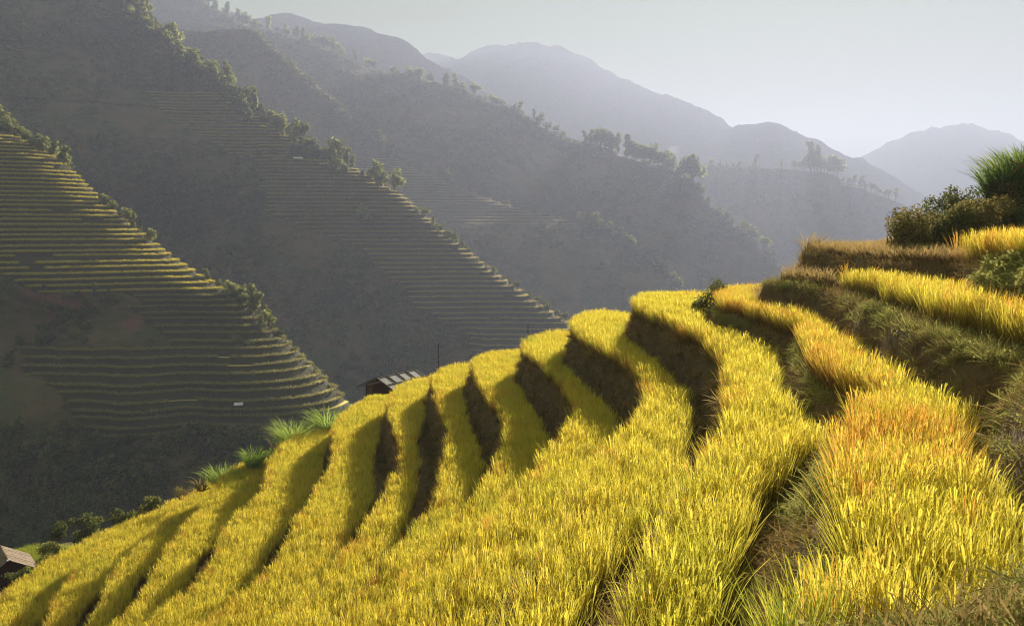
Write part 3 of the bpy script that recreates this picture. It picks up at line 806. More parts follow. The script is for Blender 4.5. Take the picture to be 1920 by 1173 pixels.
for k in range(5):
    V1, F1, H1, T1_ = blades(7, 0.34, 0.4, 0.12, 0.5, 0.6, 0.018, 390 + k, 3, droop=0.2)
    V2, F2, T2_ = leaf_cloud([(0, 0, 0.14, 0.22, 0.22, 0.14), (0.15, 0.06, 0.22, 0.12, 0.12, 0.12)], 70, 0.07, 395 + k, 0.9)
    V2 = [tuple(v) for v in V2]; o_ = len(V1)
    P_WEED.append(proto('weed', V1 + V2, F1 + [tuple(int(i) + o_ for i in f) for f in F2], M['green_grass'], {'h': H1 + [1.0] * len(V2), 'tone': T1_ + list(T2_)}))
wx = RNG.uniform(4, 14, 60000); wy = RNG.uniform(5, 18, 60000)
dw = fxg(SD['T2'], wx, wy); m = (dw < 0.35) & (fxg(SD['T1'], wx, wy) > 1.9) & (vnoise(wx / 0.8, wy / 0.8, 68) > 0.25) & (wy < 15.0)
Pw = np.stack([wx[m], wy[m], ground_z(wx[m], wy[m]) - 0.02], 1); Pw = Pw[in_frame(Pw)][:9000]
scatter('leafy_weeds', Pw, P_WEED, root, (0.6, 1.35), 0.2, seed=985)
nx = RNG.uniform(-2, 9.5, 42000); ny = RNG.uniform(1.0, 12, 42000)
dt = fxg(SD['T1'], nx, ny); m = (dt > -0.1) & (fxg(SD['T2'], nx, ny) < -0.3)
Pn = np.stack([nx[m], ny[m], ground_z(nx[m], ny[m]) - 0.01], 1); Pn = Pn[in_frame(Pn, 1800)]
scatter('bund_grass', Pn, P_GREEN + P_HERB + P_BANK[:3], None, (0.40, 0.85), 0.2, seed=980)
print('rice clumps', tot)

# ------------------------------------------------------------------ rice and scrub on the far spurs
P_FARRICE = []; P_FARSHADED = []; P_FARPALE = []
for k in range(4):
    V, F, H, T = blades(22, 1.0, 0.25, 0.75, 0.15, 0.10, 0.13, 700 + k, 2)
    P_FARRICE.append(proto('rice_row', V, F, M['far_gold'], {'h': H, 'tone': T}))
    P_FARPALE.append(proto('rice_row', V, F, M['far_pale'], {'h': H, 'tone': T}))
    P_FARSHADED.append(proto('rice_row', V, F, M['far_shaded_olive'], {'h': H, 'tone': T}))
def far_rice(sp, u0, u1, du, seed, zsplit, sc):
    zk = sp.levels(); U = np.arange(u0, u1, du)
    ZZ, UU = np.meshgrid(zk, U); ZZ = ZZ.ravel(); UU = UU.ravel() + RNG.uniform(-.5, .5, UU.size) * du
    m = (sp.tmask(ZZ, UU) > 0.5) & (fbm(UU / 11.0, ZZ / sp.step * 1.7, seed, 2) > -0.42)
    ZZ, UU = ZZ[m], UU[m]
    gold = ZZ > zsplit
    for nm, sel, pr, fr in (('rice_rows', gold, P_FARRICE, (0.05, 0.30)), ('pale_rice_rows', ~gold, P_FARSHADED if sp is R1 else P_FARPALE, (0.05,) if sp is R1 else (0.05, 0.3))):
        pts = []
        for f in fr:
            x, y = sp.xy(ZZ[sel] + f * sp.step, UU[sel]); pts.append(np.stack([x, y, ZZ[sel] + 0.1], 1))
        P = np.concatenate(pts); P = P[in_frame(P, 60)]
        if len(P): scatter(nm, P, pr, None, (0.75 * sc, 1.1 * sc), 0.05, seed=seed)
    return int(gold.sum())
print('far rice', far_rice(R1, -6, 110, 0.5, 1, z1b, 0.92), far_rice(R2, -4, 100, 0.7, 2, z2b - 4, 1.15), far_rice(R2b, -4, 110, 1.4, 3, 1e9, 1.1))
def far_scrub(sp, n, u0, u1, smin, smax, seed, name, thr=-0.1):
    r = np.random.default_rng(seed)
    z = r.uniform(sp.zlo, sp.zhi, n); u = u0 + (u1 - u0) * r.uniform(0, 1, n) ** 1.25
    P = sp.at(z, u)
    q = fbm(P[:, 0] / 38, P[:, 2] / 24, seed, 3) + 0.35 * np.exp(-np.abs(u) / 9.0)
    m = (q > thr) & (sp.tmask(z, u) < 0.5) & in_frame(P, 60)
    P = P[m]; P[:, 2] -= 0.3
    sz = (smin + (smax - smin) * r.uniform(0, 1, len(P)) ** 2.2) * 1.15 * (0.7 + 0.7 * np.clip(q[m] + 0.2, 0, 1))
    scatter(name, P, P_SCRUB, None, sz, 0.08, seed=seed)
    return len(P)
print('scrub', far_scrub(R1, 34000, -14, 195, 0.5, 1.7, 61, 'scrub', -0.2), far_scrub(R2, 44000, -18, 440, 0.9, 3.2, 62, 'scrub', -0.2),
      far_scrub(R2b, 16000, -16, 400, 1.4, 4.0, 63, 'scrub'), far_scrub(R3, 30000, -20, 850, 1.8, 5.2, 64, 'scrub'))

P_WOOD = [crown_mesh('wood', 'round', 600 + k, M['tree_leaf'], 230, 0.30) for k in range(4)] + [crown_mesh('wood', 'tall', 620 + k, M['tree_leaf'], 200, 0.26) for k in range(2)]
def far_wood(sp, n, z0, z1, u0, u1, smin, smax, seed, thr):
    r = np.random.default_rng(seed)
    z = r.uniform(z0, z1, n); u = u0 + (u1 - u0) * r.uniform(0, 1, n) ** 1.3
    P = sp.at(z, u); q = fbm(P[:, 0] / 30, P[:, 2] / 20, seed + 1, 3)
    m = (q > thr) & (sp.tmask(z, u) < 0.5) & in_frame(P, 60); P = P[m]; P[:, 2] -= 0.6
    scatter('woodland', P, P_WOOD, None, r.uniform(smin, smax, len(P)), 0.06, seed=seed)
    return len(P)
print('wood', far_wood(R2, 2600, pxz(780, 385, 446), R2.zhi, -14, 45, 1.6, 3.6, 301, -0.15), far_wood(R2, 6000, z2c - 40, R2.zhi, 20, 420, 1.2, 3.8, 302, 0.0),
      far_wood(R2, 700, R2.zlo, z2b, -12, 3, 0.9, 2.2, 310, -0.35), far_wood(R1, 500, z1a - 12, R1.zhi, -12, 1, 1.0, 2.2, 303, -0.4), far_wood(R1, 3600, R1.zlo, z1b + 6, 24, 190, 0.7, 2.4, 304, 0.0), far_wood(R1, 260, z1d, z1b + 4, -7, 2, 0.7, 1.6, 305, -0.3),
      far_wood(R3, 3600, pxz(1060, 262, 1060), R3.zhi, -18, 240, 2.2, 5.5, 306, 0.0), far_wood(R3, 1500, R3.zlo, pxz(1060, 262, 1060), -14, 200, 2.0, 5.0, 307, 0.05), far_wood(R2b, 900, R2b.zlo, R2b.zhi, -12, 60, 1.6, 4.0, 308, -0.05))

r = np.random.default_rng(44); ii = r.integers(2, 44, 3000); jj = r.integers(0, RF4.shape[1] - 1, 3000)
P4 = RF4[ii, jj] + r.normal(0, 2.0, (3000, 3)) * [1, 1, 0]; k4 = fbm(P4[:, 0] / 70, P4[:, 1] / 50, 45, 3) > -0.05; P4 = P4[k4]; P4[:, 2] -= 1.5
scatter('woodland', P4, P_WOOD, None, r.uniform(2.2, 6.0, len(P4)), 0.06, seed=309)

# ------------------------------------------------------------------ trees one can tell apart, along the spurs
T_ROUND = [tree_proto('round', 811 + k, M['rimlit_crest_leaf']) for k in range(3)]
T_TALL = [tree_proto('tall', 831 + k, M['rimlit_crest_leaf']) for k in range(3)]
def on_crest(sp, px, back=2.0):
    """point of a spur's crest seen at photo column px"""
    X_, Y_ = to_px(sp.P); z = np.interp(px, X_, sp.P[:, 2]); p = sp.at(np.array([z]), np.array([-back]))[0]
    return p
def crest_trees(sp, items, label, group, seed, tall=0.5):
    r = np.random.default_rng(seed)
    for it in items:
        px, hpx = it[0], it[1] * (1.0 if it[1] > 40 else 1.3); b = it[2] if len(it) > 2 else r.uniform(-4, 3)
        p = on_crest(sp, px, b); h = hpx * p[1] / FPX
        tl = r.uniform() < tall
        pr = (T_TALL if tl else T_ROUND)[r.integers(3)]
        hh = 2.1 if tl else 1.75
        sc = h / hh
        lb = label(px) if callable(label) else label
        place(pr, p - [0, 0, 0.2], r.uniform(0, 6.28), (sc * r.uniform(0.85, 1.25), sc * r.uniform(0.85, 1.25), sc), it[3] if len(it) > 3 else ('tall slim ' if tl else 'round crowned ') + lb, 'tree', None if len(it) > 3 else group)
r = np.random.default_rng(5)
crest_trees(R3, [(px + r.uniform(-3, 3), r.uniform(11, 22)) for px in list(range(395, 650, 9)) + [668, 688, 700, 705, 738, 742, 775, 782, 790, 806, 815, 835, 842, 858, 868, 874, 890, 925, 932, 940, 968, 975, 1005, 1015, 1030, 1042, 1056]],
            lambda x: 'tree on the wooded hazy ridge ' + ('just below the blue mountain' if x < 640 else 'against the saddle between both mountains' if x < 880 else 'crest in front of the hazy peak'), 'trees along the wooded ridge crest', 71, 0.45)
crest_trees(R3, [(px, r.uniform(20, 34)) for px in [1098, 1108, 1118, 1127, 1135, 1143, 1150, 1160, 1178, 1186, 1194, 1206, 1212, 1222, 1236, 1246, 1262, 1275]] +
            [(1300, 62, 2, 'largest round tree on the ridge, standing alone at the lower end of the wooded crest')] +
            [(px, r.uniform(14, 26)) for px in [1318, 1330, 1345, 1362, 1375, 1392, 1410, 1432, 1450]],
            lambda x: 'hazy tree ' + ('in the clump left of the largest tree on the wooded ridge' if x < 1300 else 'stepping down the ridge end right of its largest tree'), 'trees at the lower end of the wooded ridge', 72, 0.35)
crest_trees(R2b, [(838, 20), (846, 16), (854, 12), (712, 22), (728, 20), (742, 18)] + [(px, r.uniform(12, 24)) for px in range(1085, 1280, 8)],
            lambda x: 'tree on the back spur crest ' + ('above its terraces' if x < 1000 else 'right of its terrace ends' if x < 1190 else 'at its lowest tip'), 'trees along the back spur crest', 73, 0.3)
crest_trees(R2, [(px + r.uniform(-4, 4), r.uniform(16, 34), r.uniform(-16, 3)) for px in range(95, 745, 9)],
            lambda x: 'tree in the middle spur wood ' + ('at the top of the picture' if x < 260 else 'above its upper terraces' if x < 440 else 'beside its upper terraces' if x < 580 else 'right of the two shelters'), 'trees along the middle spur crest', 74, 0.4)
crest_trees(R2, [(px, r.uniform(8, 18), r.uniform(-3, 3)) for px in [792, 800, 826, 832, 846, 852, 866, 872, 905, 930, 962, 975, 988, 1000, 1012, 1024, 1036, 1046, 1058, 1066]],
            lambda x: 'small bush beside the ' + ('upper' if x < 910 else 'lower') + ' terrace ends on the middle spur crest', 'small trees low on the middle spur', 75, 0.2)
crest_trees(R1, [(px + r.uniform(-3, 3), r.uniform(22, 44), r.uniform(1, 9)) for px in [4, 18, 30, 46, 60, 74, 90, 104, 118, 130, 146]] +
            [(px, r.uniform(14, 30), r.uniform(1, 6)) for px in [212, 226, 238, 252, 264, 276, 290, 405, 416, 428, 440, 452, 462, 472, 482]] +
            [(487, 62, 4, 'tall rounded tree with pale lit top standing at the lower end of the near spur')] +
            [(px, r.uniform(16, 30), r.uniform(-3, 4)) for px in [498, 506, 516, 448, 460, 470, 476]],
            lambda x: 'tree on the near spur crest ' + ('over the top of the lit terraces' if x < 180 else 'halfway down the lit terraces' if x < 330 else 'at the foot of the lit terraces'), 'trees along the near spur crest', 76, 0.25)
for px, h, d_, lab in [(712, 44, 0, 'dark bush with pale lit top at the left end of the middle spur terraces'), ]:
    p = R2.at(np.array([pxz(px, 425, 416)]), np.array([42.0]))[0]
    X_, Y_ = to_px(p)
    place(T_ROUND[1], p, 1.0, h * p[1] / FPX / 1.75, lab, 'tree')
def on_q4(px):
    X_, Y_ = to_px(Q4); i = int(np.argmin(np.abs(X_ - px))); return Q4[i]
for px in [1175, 1190, 1230, 1262, 1290, 1335, 1385, 1415, 1462, 1490, 1500, 1508, 1516, 1524, 1531, 1538, 1545, 1552, 1560, 1568, 1580, 1592, 1600, 1612, 1622, 1634, 1646, 1655, 1666, 1678]:
    p = on_q4(px); h = (r.uniform(26, 52) if 1505 < px < 1570 else r.uniform(11, 24)) * p[1] / FPX
    pr = (T_ROUND + T_TALL)[r.integers(6)]
    place(pr, p - [0, 3, 1.0], r.uniform(0, 6), h / 1.9, 'faint blue grey tree on the long flat hill in front of the pale ridge', 'tree', 'trees on the flat hazy hill')

# ------------------------------------------------------------------ small buildings
def farm_house(loc, rz, L, W, H, mats, label, cat='house', tarp=False):
    e = empty('farm_house' if not tarp else 'field_shelter', loc, rz); tag(e, label, cat)
    if not tarp:
        V, F = box((0, 0, H / 2 - 0.4), (L, W, H + 0.8)); mesh_obj('wall', V, F, mats[0], e)
    else:
        parts = [tube([(sx * L * .45, sy * W * .45, -0.4), (sx * L * .45, sy * W * .45, H)], [0.12, 0.1], 5) for sx in (-1, 1) for sy in (-1, 1)]
        for p in parts: mesh_obj('post', p[0], p[1], M['old_wood'], e)
    for sgn in (-1, 1):
        a = math.atan2(H * 0.5, W / 2 * 1.15)
        R = np.array([[1, 0, 0], [0, math.cos(-sgn * a), -math.sin(-sgn * a)], [0, math.sin(-sgn * a), math.cos(-sgn * a)]])
        ln = math.hypot(H * .5, W / 2 * 1.15)
        V, F = box((0, sgn * W * 0.29, H + H * 0.25), (L * 1.12, ln, 0.12), R); mesh_obj('roof_slope', V, F, mats[1], e)
    if not tarp:
        V, F = box((L * 0.1, -W / 2 - 0.03, H * 0.38), (0.9, 0.08, H * 0.75)); mesh_obj('door', V, F, M['dark_wood'], e)
    return e
wall_m = mat_plain('mud_wall', (0.42, 0.36, 0.28), 0.9, 1.0, 0.2); blue_m = mat_plain('blue_roof', (0.20, 0.32, 0.50), 0.6, 1.0, 0.15); grey_m = mat_plain('grey_roof', (0.34, 0.33, 0.33), 0.7, 1.0, 0.2)
def on_face(sp, px, py, u_guess):
    best = None
    for u in np.arange(0, u_guess * 2.5, 1.0):
        zz = np.linspace(sp.zlo, sp.zhi, 260); P = sp.at(zz, np.full(260, u)); X_, Y_ = to_px(P)
        d = (X_ - px) ** 2 + (Y_ - py) ** 2; i = int(np.argmin(d))
        if best is None or d[i] < best[0]: best = (d[i], P[i])
    return best[1]
def red_patch(centre, radius, colour):
    """reddish patch mixed into the hill colour, with its own place and ragged outline"""
    n = M['hill'].node_tree; L = n.links.new
    pr = [x for x in n.nodes if x.type == 'BSDF_PRINCIPLED'][0]; src = pr.inputs['Base Color'].links[0].from_socket
    geo = n.nodes.new('ShaderNodeNewGeometry'); tx = n.nodes.new('ShaderNodeTexNoise'); tx.inputs['Scale'].default_value = 3.0 / radius; tx.inputs['Detail'].default_value = 5
    L(geo.outputs['Position'], tx.inputs['Vector'])
    vd = n.nodes.new('ShaderNodeVectorMath'); vd.operation = 'DISTANCE'; vd.inputs[1].default_value = [float(v) for v in centre]; L(geo.outputs['Position'], vd.inputs[0])
    ma = n.nodes.new('ShaderNodeMath'); ma.operation = 'MULTIPLY_ADD'; ma.inputs[1].default_value = 1.6 * radius; L(tx.outputs['Fac'], ma.inputs[0]); L(vd.outputs['Value'], ma.inputs[2])
    mr = n.nodes.new('ShaderNodeMapRange'); mr.inputs['From Min'].default_value = radius * 2.0; mr.inputs['From Max'].default_value = radius * 1.55; L(ma.outputs[0], mr.inputs['Value'])
    mx = n.nodes.new('ShaderNodeMix'); mx.data_type = 'RGBA'; mx.inputs['B'].default_value = (*colour, 1); L(mr.outputs[0], mx.inputs['Factor']); L(src, mx.inputs['A']); L(mx.outputs['Result'], pr.inputs['Base Color'])
red_patch(on_face(R1, 102, 548, 60), 8.0, (0.17, 0.08, 0.055)); red_patch(on_face(R1, 245, 605, 50), 3.0, (0.16, 0.075, 0.05))
farm_house(on_face(R2, 558, 303, 60), 0.3, 5.0, 3.4, 2.0, (wall_m, M['white_sheet']), 'field shelter with a white sheet roof on the middle spur terraces', 'shelter', True)
farm_house(on_face(R2, 609, 315, 30), -0.2, 4.5, 3.2, 1.9, (wall_m, grey_m), 'field shelter with a grey roof just right of the white one', 'shelter', True)
farm_house(on_face(R1, 446, 765, 60), 0.25, 1.7, 1.4, 0.9, (wall_m, M['white_sheet']), 'small white sheet shelter at the foot of the near spur terraces', 'shelter', True)
farm_house(on_crest(R3, 1050, -10) + [0, 0, 0.3], 0.2, 15, 7, 3.6, (wall_m, M['white_sheet']), 'long pale roofed house under the trees on the wooded ridge crest', 'house')
farm_house(on_crest(R3, 822, -12) + [0, 0, 0.3], 0.1, 12, 6, 3.2, (wall_m, M['white_sheet']), 'pale house half hidden in trees, highest on the wooded ridge', 'house')
q = on_q4(1560); farm_house(q + [0, -62, -24], 0.1, 26, 9, 4.5, (wall_m, blue_m), 'house with a faint blue roof below the trees of the flat hazy hill', 'house')
q = on_q4(1592); farm_house(q + [0, -10, -2.0], 0.5, 13, 8, 4.5, (wall_m, M['white_sheet']), 'pale gabled house between trees at the right end of the flat hazy hill', 'house')
q = on_q4(1262); farm_house(q + [0, -6, -1.0], 0.0, 30, 9, 4.0, (wall_m, grey_m), 'long low grey roofed house by the smoke on the flat hazy hill', 'house')

# the wooden hut behind the crest of the terraces
ax = np.array([-10.7, 58.0, -11.72]); rz = math.atan2(3.0, 2.0) - math.pi / 2
hut = empty('wooden_hut', (ax[0], ax[1], -14.4), rz); tag(hut, 'small wooden hut with a grey sheet roof behind the rice terrace crest', 'hut')
RH, EH, HW, LEN = 2.68, 1.80, 1.95, 4.6                       # ridge and eave height, half width, length along the ridge
sl = math.atan2(RH - EH, HW); sn = math.hypot(RH - EH, HW)
def slope_box(sgn, t0, t1, y0, y1, lift, th):
    """slab on one roof slope, t from ridge (0) to eave (1)"""
    c = []
    for t in (t0, t1):
        for yy in (y0, y1):
            for o_ in (0, th):
                x = sgn * (HW * t + math.sin(sl) * (lift + o_)); z = RH - (RH - EH) * t + math.cos(sl) * (lift + o_)
                c.append((x, yy, z))
    return c, [(0, 1, 3, 2), (4, 6, 7, 5), (0, 4, 5, 1), (2, 3, 7, 6), (0, 2, 6, 4), (1, 5, 7, 3)]
V, F = box((-1.25, 0.55, 0.85), (0.75, 0.07, 2.1)); mesh_obj('plank_wall', V, F, M['old_wood'], hut)
V, F = box((-1.62, 2.4, 0.85), (0.07, 3.6, 2.0)); mesh_obj('plank_wall', V, F, M['old_wood'], hut)
V, F = box((0, 4.1, 0.85), (3.2, 0.07, 2.0)); mesh_obj('plank_wall', V, F, M['dark_wood'], hut)
for x, y in [(-1.6, 0.5), (1.6, 0.5), (-0.85, 0.5), (1.6, 4.1)]:
    V, F = tube([(x, y, -0.3), (x, y, 1.95)], [0.075, 0.07], 7); mesh_obj('post', V, F, M['dark_wood'], hut)
V, F = tube([(0, -0.1, RH - 0.08), (0, LEN + 0.1, RH - 0.08)], [0.06, 0.06], 6); mesh_obj('ridge_beam', V, F, M['dark_wood'], hut)
for sgn in (1, -1):
    for a in range(4):
        for b_ in range(2):
            y0 = a * LEN / 4; rj = RNG.uniform(-0.03, 0.03)
            V, F = slope_box(sgn, b_ * 0.5 + 0.02 - 0.02 * b_, b_ * 0.5 + 0.53, y0 + 0.03 + rj, y0 + LEN / 4 - 0.03 + rj, 0.03 - 0.015 * b_ + RNG.uniform(0, 0.012), 0.02)
            mesh_obj('roof_sheet', V, F, M['cement_sheet'], hut)
    for a in range(5):
        V, F = slope_box(sgn, 0.0, 1.06, a * LEN / 4 - 0.05, a * LEN / 4 + 0.05, 0.07, 0.05); mesh_obj('batten', V, F, M['dark_wood'], hut)
    V, F = slope_box(sgn, 0.5, 0.54, 0, LEN, 0.065, 0.035); mesh_obj('batten', V, F, M['dark_wood'], hut)
    V, F = slope_box(sgn, 0.0, 0.045, 0, LEN, 0.06, 0.04); mesh_obj('batten', V, F, M['dark_wood'], hut)

# the second hut, cut by the left edge of the picture
h2 = empty('thatched_hut', tuple(at_y(8, 1036, 51.5) - [0, 0, 2.5]), 0.75); tag(h2, 'weathered plank roofed hut at the bottom left edge beside the shrubs', 'hut')
RH, EH, HW, LEN = 2.5, 1.35, 1.7, 3.4
sl = math.atan2(RH - EH, HW)
for k in range(9):
    y0 = -LEN / 2 + k * LEN / 9
    V, F = slope_box(1, 0.0, 1.05, y0 + 0.012, y0 + LEN / 9 - 0.012, RNG.uniform(0, 0.03), 0.03); mesh_obj('roof_board', V, F, M['thatch'], h2)
    V, F = slope_box(-1, 0.0, 1.05, y0 + 0.012, y0 + LEN / 9 - 0.012, RNG.uniform(0, 0.03), 0.03); mesh_obj('roof_board', V, F, M['thatch'], h2)
V, F = box((0, -LEN / 2 + 0.02, RH + 0.03), (0.25, 0.16, 0.06)); mesh_obj('ridge_cap', V, F, M['white_sheet'], h2)
for x in (-1.4, 1.4):
    for y in (-1.4, 1.4):
        V, F = tube([(x, y, -1.2), (x, y, 1.5)], [0.08, 0.07], 7); mesh_obj('post', V, F, M['old_wood'], h2)
V, F = box((0, 1.35, 0.4), (2.7, 0.07, 1.9)); mesh_obj('plank_wall', V, F, M['dark_wood'], h2)
V, F = box((-1.36, 0, 0.4), (0.07, 2.6, 1.9)); mesh_obj('plank_wall', V, F, M['dark_wood'], h2)

# thin poles behind the crests
for px, top, d_, lab in [(822, 643, 56, 'taller thin dark pole standing behind the rice crest right of the hut'), (990, 607, 54, 'shorter thin reddish pole behind the rice crest, farther from the hut')]:
    t = at_y(px, top, d_); g0 = min(ground_z(t[0], t[1]), t[2] - 3.0)
    V, F = tube([(0, 0, -0.3), (0.03, 0, (t[2] - g0) * 0.5), (0.02, 0, t[2] - g0)], [0.055, 0.05, 0.03], 7)
    o = mesh_obj('pole', V, F, M['dark_wood']); o.location = (float(t[0] - 0.02), float(t[1]), float(g0)); tag(o, lab, 'pole')

# ------------------------------------------------------------------ grass tufts, shrubs and the bushes on the knoll
def tuft(loc, h, n, seed, label, cat='grass', mat='tall_grass', lean=0.26, bend=0.4, wid=0.05, rad=0.35, group=None):
    V, F, H, T = blades(n, h, 0.35, rad, lean, bend, wid, seed, 5, droop=0.12)
    o = mesh_obj('grass_tuft', V, F, M[mat], attrs={'h': H, 'tone': T}); o.location = [float(v) for v in loc]
    tag(o, label, cat, group); return o
def tuft_px(px, ytop, ybase, d_, w_px, seed, label, **kw):
    b = at_y(px, ybase, d_); h = (ybase - ytop) * d_ / FPX
    return tuft(b - [0, 0, 0.25], (h + 0.25) * 0.86, int((110 + w_px * 4.5) * (0.22 if kw.get('mat') == 'dry_stalk' else 1)), seed, label, rad=w_px * d_ / FPX * 0.30, **kw)
tuft_px(418, 862, 908, 44.5, 50, 1, 'low wide bright green grass tuft, lowest of those along the terrace edge')
tuft_px(476, 830, 872, 46.0, 42, 2, 'second green grass tuft from the lower left, with upright pointed blades')
tuft_px(512, 836, 858, 46.5, 16, 3, 'smallest green grass tuft, between two bigger ones on the terrace edge')
tuft_px(550, 774, 840, 48.5, 62, 4, 'biggest bright green grass tuft on the terrace edge left of the hut')
tuft_px(617, 750, 812, 50.0, 46, 5, 'tall narrow green grass tuft nearest the hut, growing from a brown mound')
tuft_px(378, 886, 912, 43.5, 26, 6, 'sparse dry bent grass blades at the lower end of the row of tufts', mat='dry_stalk', lean=0.6)
tuft_px(522, 812, 846, 47.8, 22, 7, 'dry brown bent blades at the left foot of the biggest tuft', mat='dry_stalk', lean=0.6)
def shrub(loc, rx, ry, rz_, n, leaf, seed, label, mat='bush_leaf', cat='shrub', blobs=None, group=None, stems=True):
    e = empty('shrub', loc); tag(e, label, cat, group); r = np.random.default_rng(seed)
    if blobs is None:
        blobs = []
        for k in range(11):
            a = r.uniform(0, 6.28); q = r.uniform(0.1, 0.68)
            blobs.append((q * math.cos(a) * rx, q * math.sin(a) * ry, rz_ * r.uniform(0.10, 1.30), rx * r.uniform(0.25, 0.46), ry * r.uniform(0.25, 0.46), rz_ * r.uniform(0.25, 0.50)))
    V, F, T = leaf_cloud(blobs, n, leaf, seed, 0.9)
    mesh_obj('foliage', V, F, M[mat], e, attrs={'tone': T, 'h': np.ones(len(V))})
    if stems:
        parts = []
        for k in range(7):
            a = r.uniform(0, 6.28)
            parts.append(tube([(0.1 * rx * math.cos(a), 0.1 * ry * math.sin(a), -0.3), (0.35 * rx * math.cos(a), 0.35 * ry * math.sin(a), rz_ * 0.6), (0.38 * rx * math.cos(a), 0.38 * ry * math.sin(a), rz_ * 0.95)], [0.03, 0.022, 0.008], 5))
        V, F = merge(parts); mesh_obj('stems', V, F, M['bark'], e)['kind'] = 'stuff'
    return e
def shrub_px(px, py, d_, w_px, h_px, n, leaf, seed, label, **kw):
    c = at_y(px, py, d_); k = d_ / FPX
    return shrub(c - [0, 0, h_px * k], w_px * k, w_px * k, h_px * k, n, leaf, seed, label, **kw)
shrub_px(88, 1032, 47, 36, 30, 2600, 0.13, 11, 'light green bush in front of the small bright field, beside the plank roof', mat='green_grass', stems=False)
shrub_px(30, 1078, 46, 34, 10, 900, 0.14, 12, 'low grassy green scrub under the eave of the plank roofed hut')
shrub_px(168, 980, 49, 40, 26, 1500, 0.20, 13, 'broad leafy shrub, largest of the dark row beyond the lower terrace edge')
shrub_px(112, 990, 52, 24, 20, 800, 0.20, 18, 'dark shrub at the left end of the row beyond the lower terrace edge')
shrub_px(232, 968, 49, 30, 18, 1000, 0.18, 14, 'dark shrub between the broad leafy one and the round one')
shrub_px(292, 938, 48, 26, 18, 1200, 0.17, 15, 'round dark glossy shrub under the lower terrace edge, with darkest leaves', mat='tree_leaf')
shrub_px(268, 955, 49, 18, 14, 600, 0.16, 16, 'small brownish shrub just left of the round dark one', mat='bush_brown')
shrub_px(340, 918, 47, 26, 12, 500, 0.10, 17, 'sparse brown twiggy shrub at the upper end of the dark row', mat='bush_brown')
shrub_px(605, 806, 51, 26, 12, 700, 0.10, 19, 'brownish low shrub at the foot of the tuft nearest the hut', mat='bush_brown')
shrub_px(1342, 548, 28.0, 34, 30, 2600, 0.075, 21, 'small round green bush behind the highest rounded crest', stems=False, blobs=[(0, 0, 0.40, 0.62, 0.6, 0.45), (0.12, 0, 0.62, 0.5, 0.5, 0.35), (0.3, 0.1, 0.35, 0.4, 0.4, 0.35), (-0.35, 0, 0.3, 0.42, 0.4, 0.3), (0.05, 0, 0.85, 0.36, 0.36, 0.32), (-0.6, 0, 0.15, 0.3, 0.3, 0.2)])
shrub_px(1312, 572, 28.0, 34, 18, 1900, 0.07, 22, 'lit grassy clump spilling over the dark bank below the small round bush')
# bushes on the knoll at the right
shrub_px(1698, 438, 21.5, 82, 72, 7000, 0.085, 31, 'large rounded brown green bush at the left end of the thicket', mat='bush_brown')
shrub_px(1764, 390, 23.5, 52, 58, 3600, 0.085, 32, 'loose leafy bush behind the large rounded one', mat='bush_leaf')
shrub_px(1814, 378, 24.0, 54, 60, 3600, 0.085, 33, 'leafy bush with pale tips in the middle of the thicket', mat='bush_leaf')
shrub_px(1780, 424, 21.2, 70, 74, 4200, 0.085, 34, 'dark low bush between the rounded bush and the strip of orange rice', mat='bush_leaf')
shrub_px(1852, 408, 20.8, 70, 80, 5200, 0.085, 35, 'dark brown bush right behind the strip of orange rice', mat='bush_brown')
shrub_px(1892, 368, 22.6, 60, 60, 4500, 0.085, 36, 'tall tangled bush under the high grass at the right edge', mat='bush_brown')
shrub_px(1932, 405, 20.8, 60, 64, 4200, 0.085, 37, 'bush cut by the right edge below the high grass', mat='bush_leaf')
for k, (px, yt, yb, wpx) in enumerate([(1880, 300, 372, 34), (1898, 272, 365, 36), (1922, 260, 365, 40), (1950, 258, 365, 44)]):
    tuft_px(px, yt, yb, 23.4, wpx * 2.4, 41 + k, ['shorter outer tuft of high green grass on top of the thicket', 'middle tuft of high green grass on top of the thicket', 'tallest tuft of high green grass at the right edge', 'tuft of high green grass cut by the right edge'][k], wid=0.04, lean=0.20, bend=0.30, mat='cane_grass')
p0, p1 = at_y(1893, 300, 19.6), at_y(1935, 328, 19.6)
V, F = tube([p0, (p0 + p1) / 2 + [0, 0, 0.05], p1], [0.012, 0.02, 0.028], 6); tag(mesh_obj('dry_branch', V, F, M['dry_stalk']), 'longer bare pale branch crossing the dark bush at the right edge', 'branch')
p0, p1 = at_y(1892, 330, 19.6), at_y(1909, 313, 19.6)
V, F = tube([p0, (p0 + p1) / 2, p1], [0.010, 0.014, 0.016], 6); tag(mesh_obj('dry_branch', V, F, M['dry_stalk']), 'shorter bare twig joining the longer pale branch', 'branch')
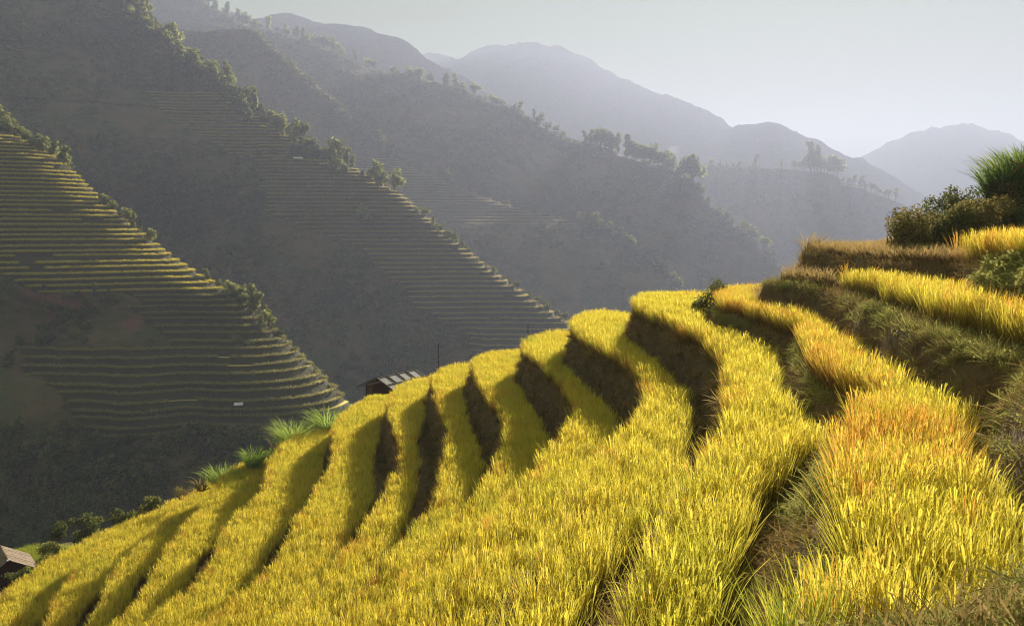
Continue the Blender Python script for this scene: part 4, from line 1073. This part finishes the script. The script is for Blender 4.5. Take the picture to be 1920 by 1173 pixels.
# lit field below the huts
fx = np.arange(-47, -34, 0.2); fy = np.arange(53, 62, 0.2); FXX, FYY = np.meshgrid(fx, fy)
Pf = np.stack([FXX.ravel() + RNG.uniform(-.1, .1, FXX.size), FYY.ravel() + RNG.uniform(-.1, .1, FXX.size)], 1)
Pf = np.column_stack([Pf, ground_z(Pf[:, 0], Pf[:, 1])]); ok = fxg(out, Pf[:, 0], Pf[:, 1]) > 12; Pf = Pf[ok]
scatter('field_crop', Pf, P_RICE_GREEN, None, (0.8, 1.1), 0.08, seed=77)

# smoke of a small fire on the hazy hill
q = on_q4(1270); parts = []
for k in range(6):
    uu, vv = np.meshgrid(np.linspace(0, 2 * math.pi, 13)[:-1], np.linspace(0, math.pi, 8)); rad = 2.5 + 1.9 * k
    c = q + [-1.6 * k + 1.5 * math.sin(k * 2.1), -6, 3 + 5.0 * k]
    V = np.stack([c[0] + rad * np.sin(vv) * np.cos(uu), c[1] + rad * np.sin(vv) * np.sin(uu), c[2] + rad * 0.8 * np.cos(vv)], -1).reshape(-1, 3)
    I = np.arange(96).reshape(8, 12); F = np.stack([I[:-1], I[1:], np.roll(I, -1, 1)[1:], np.roll(I, -1, 1)[:-1]], -1).reshape(-1, 4)
    parts.append((V, F))
Vs, Fs = merge([(v, f.tolist()) for v, f in parts])
sm = bpy.data.materials.new('smoke'); n = nodes(sm); pv = n.nodes.new('ShaderNodeVolumePrincipled')
pv.inputs['Density'].default_value = 0.004; pv.inputs['Color'].default_value = (0.9, 0.9, 0.92, 1); pv.inputs['Anisotropy'].default_value = 0.3
om = n.nodes.new('ShaderNodeOutputMaterial'); n.links.new(pv.outputs[0], om.inputs['Volume'])
mesh_obj('smoke', Vs, Fs, sm)['kind'] = 'stuff'

# ------------------------------------------------------------------ haze: one box of even air round everything
V, F = box((0, 1700, 60), (9000, 5200, 960))
hz = mesh_obj('haze', V, F, [], None)
hm = bpy.data.materials.new('haze'); n = nodes(hm)
pv = n.nodes.new('ShaderNodeVolumePrincipled')
pv.inputs['Density'].default_value = HAZE_DENSITY
pv.inputs['Color'].default_value = (*HAZE_COLOR, 1)
pv.inputs['Anisotropy'].default_value = HAZE_ANISO
om = n.nodes.new('ShaderNodeOutputMaterial'); n.links.new(pv.outputs[0], om.inputs['Volume'])
hz.data.materials.append(hm)
hz['kind'] = 'stuff'
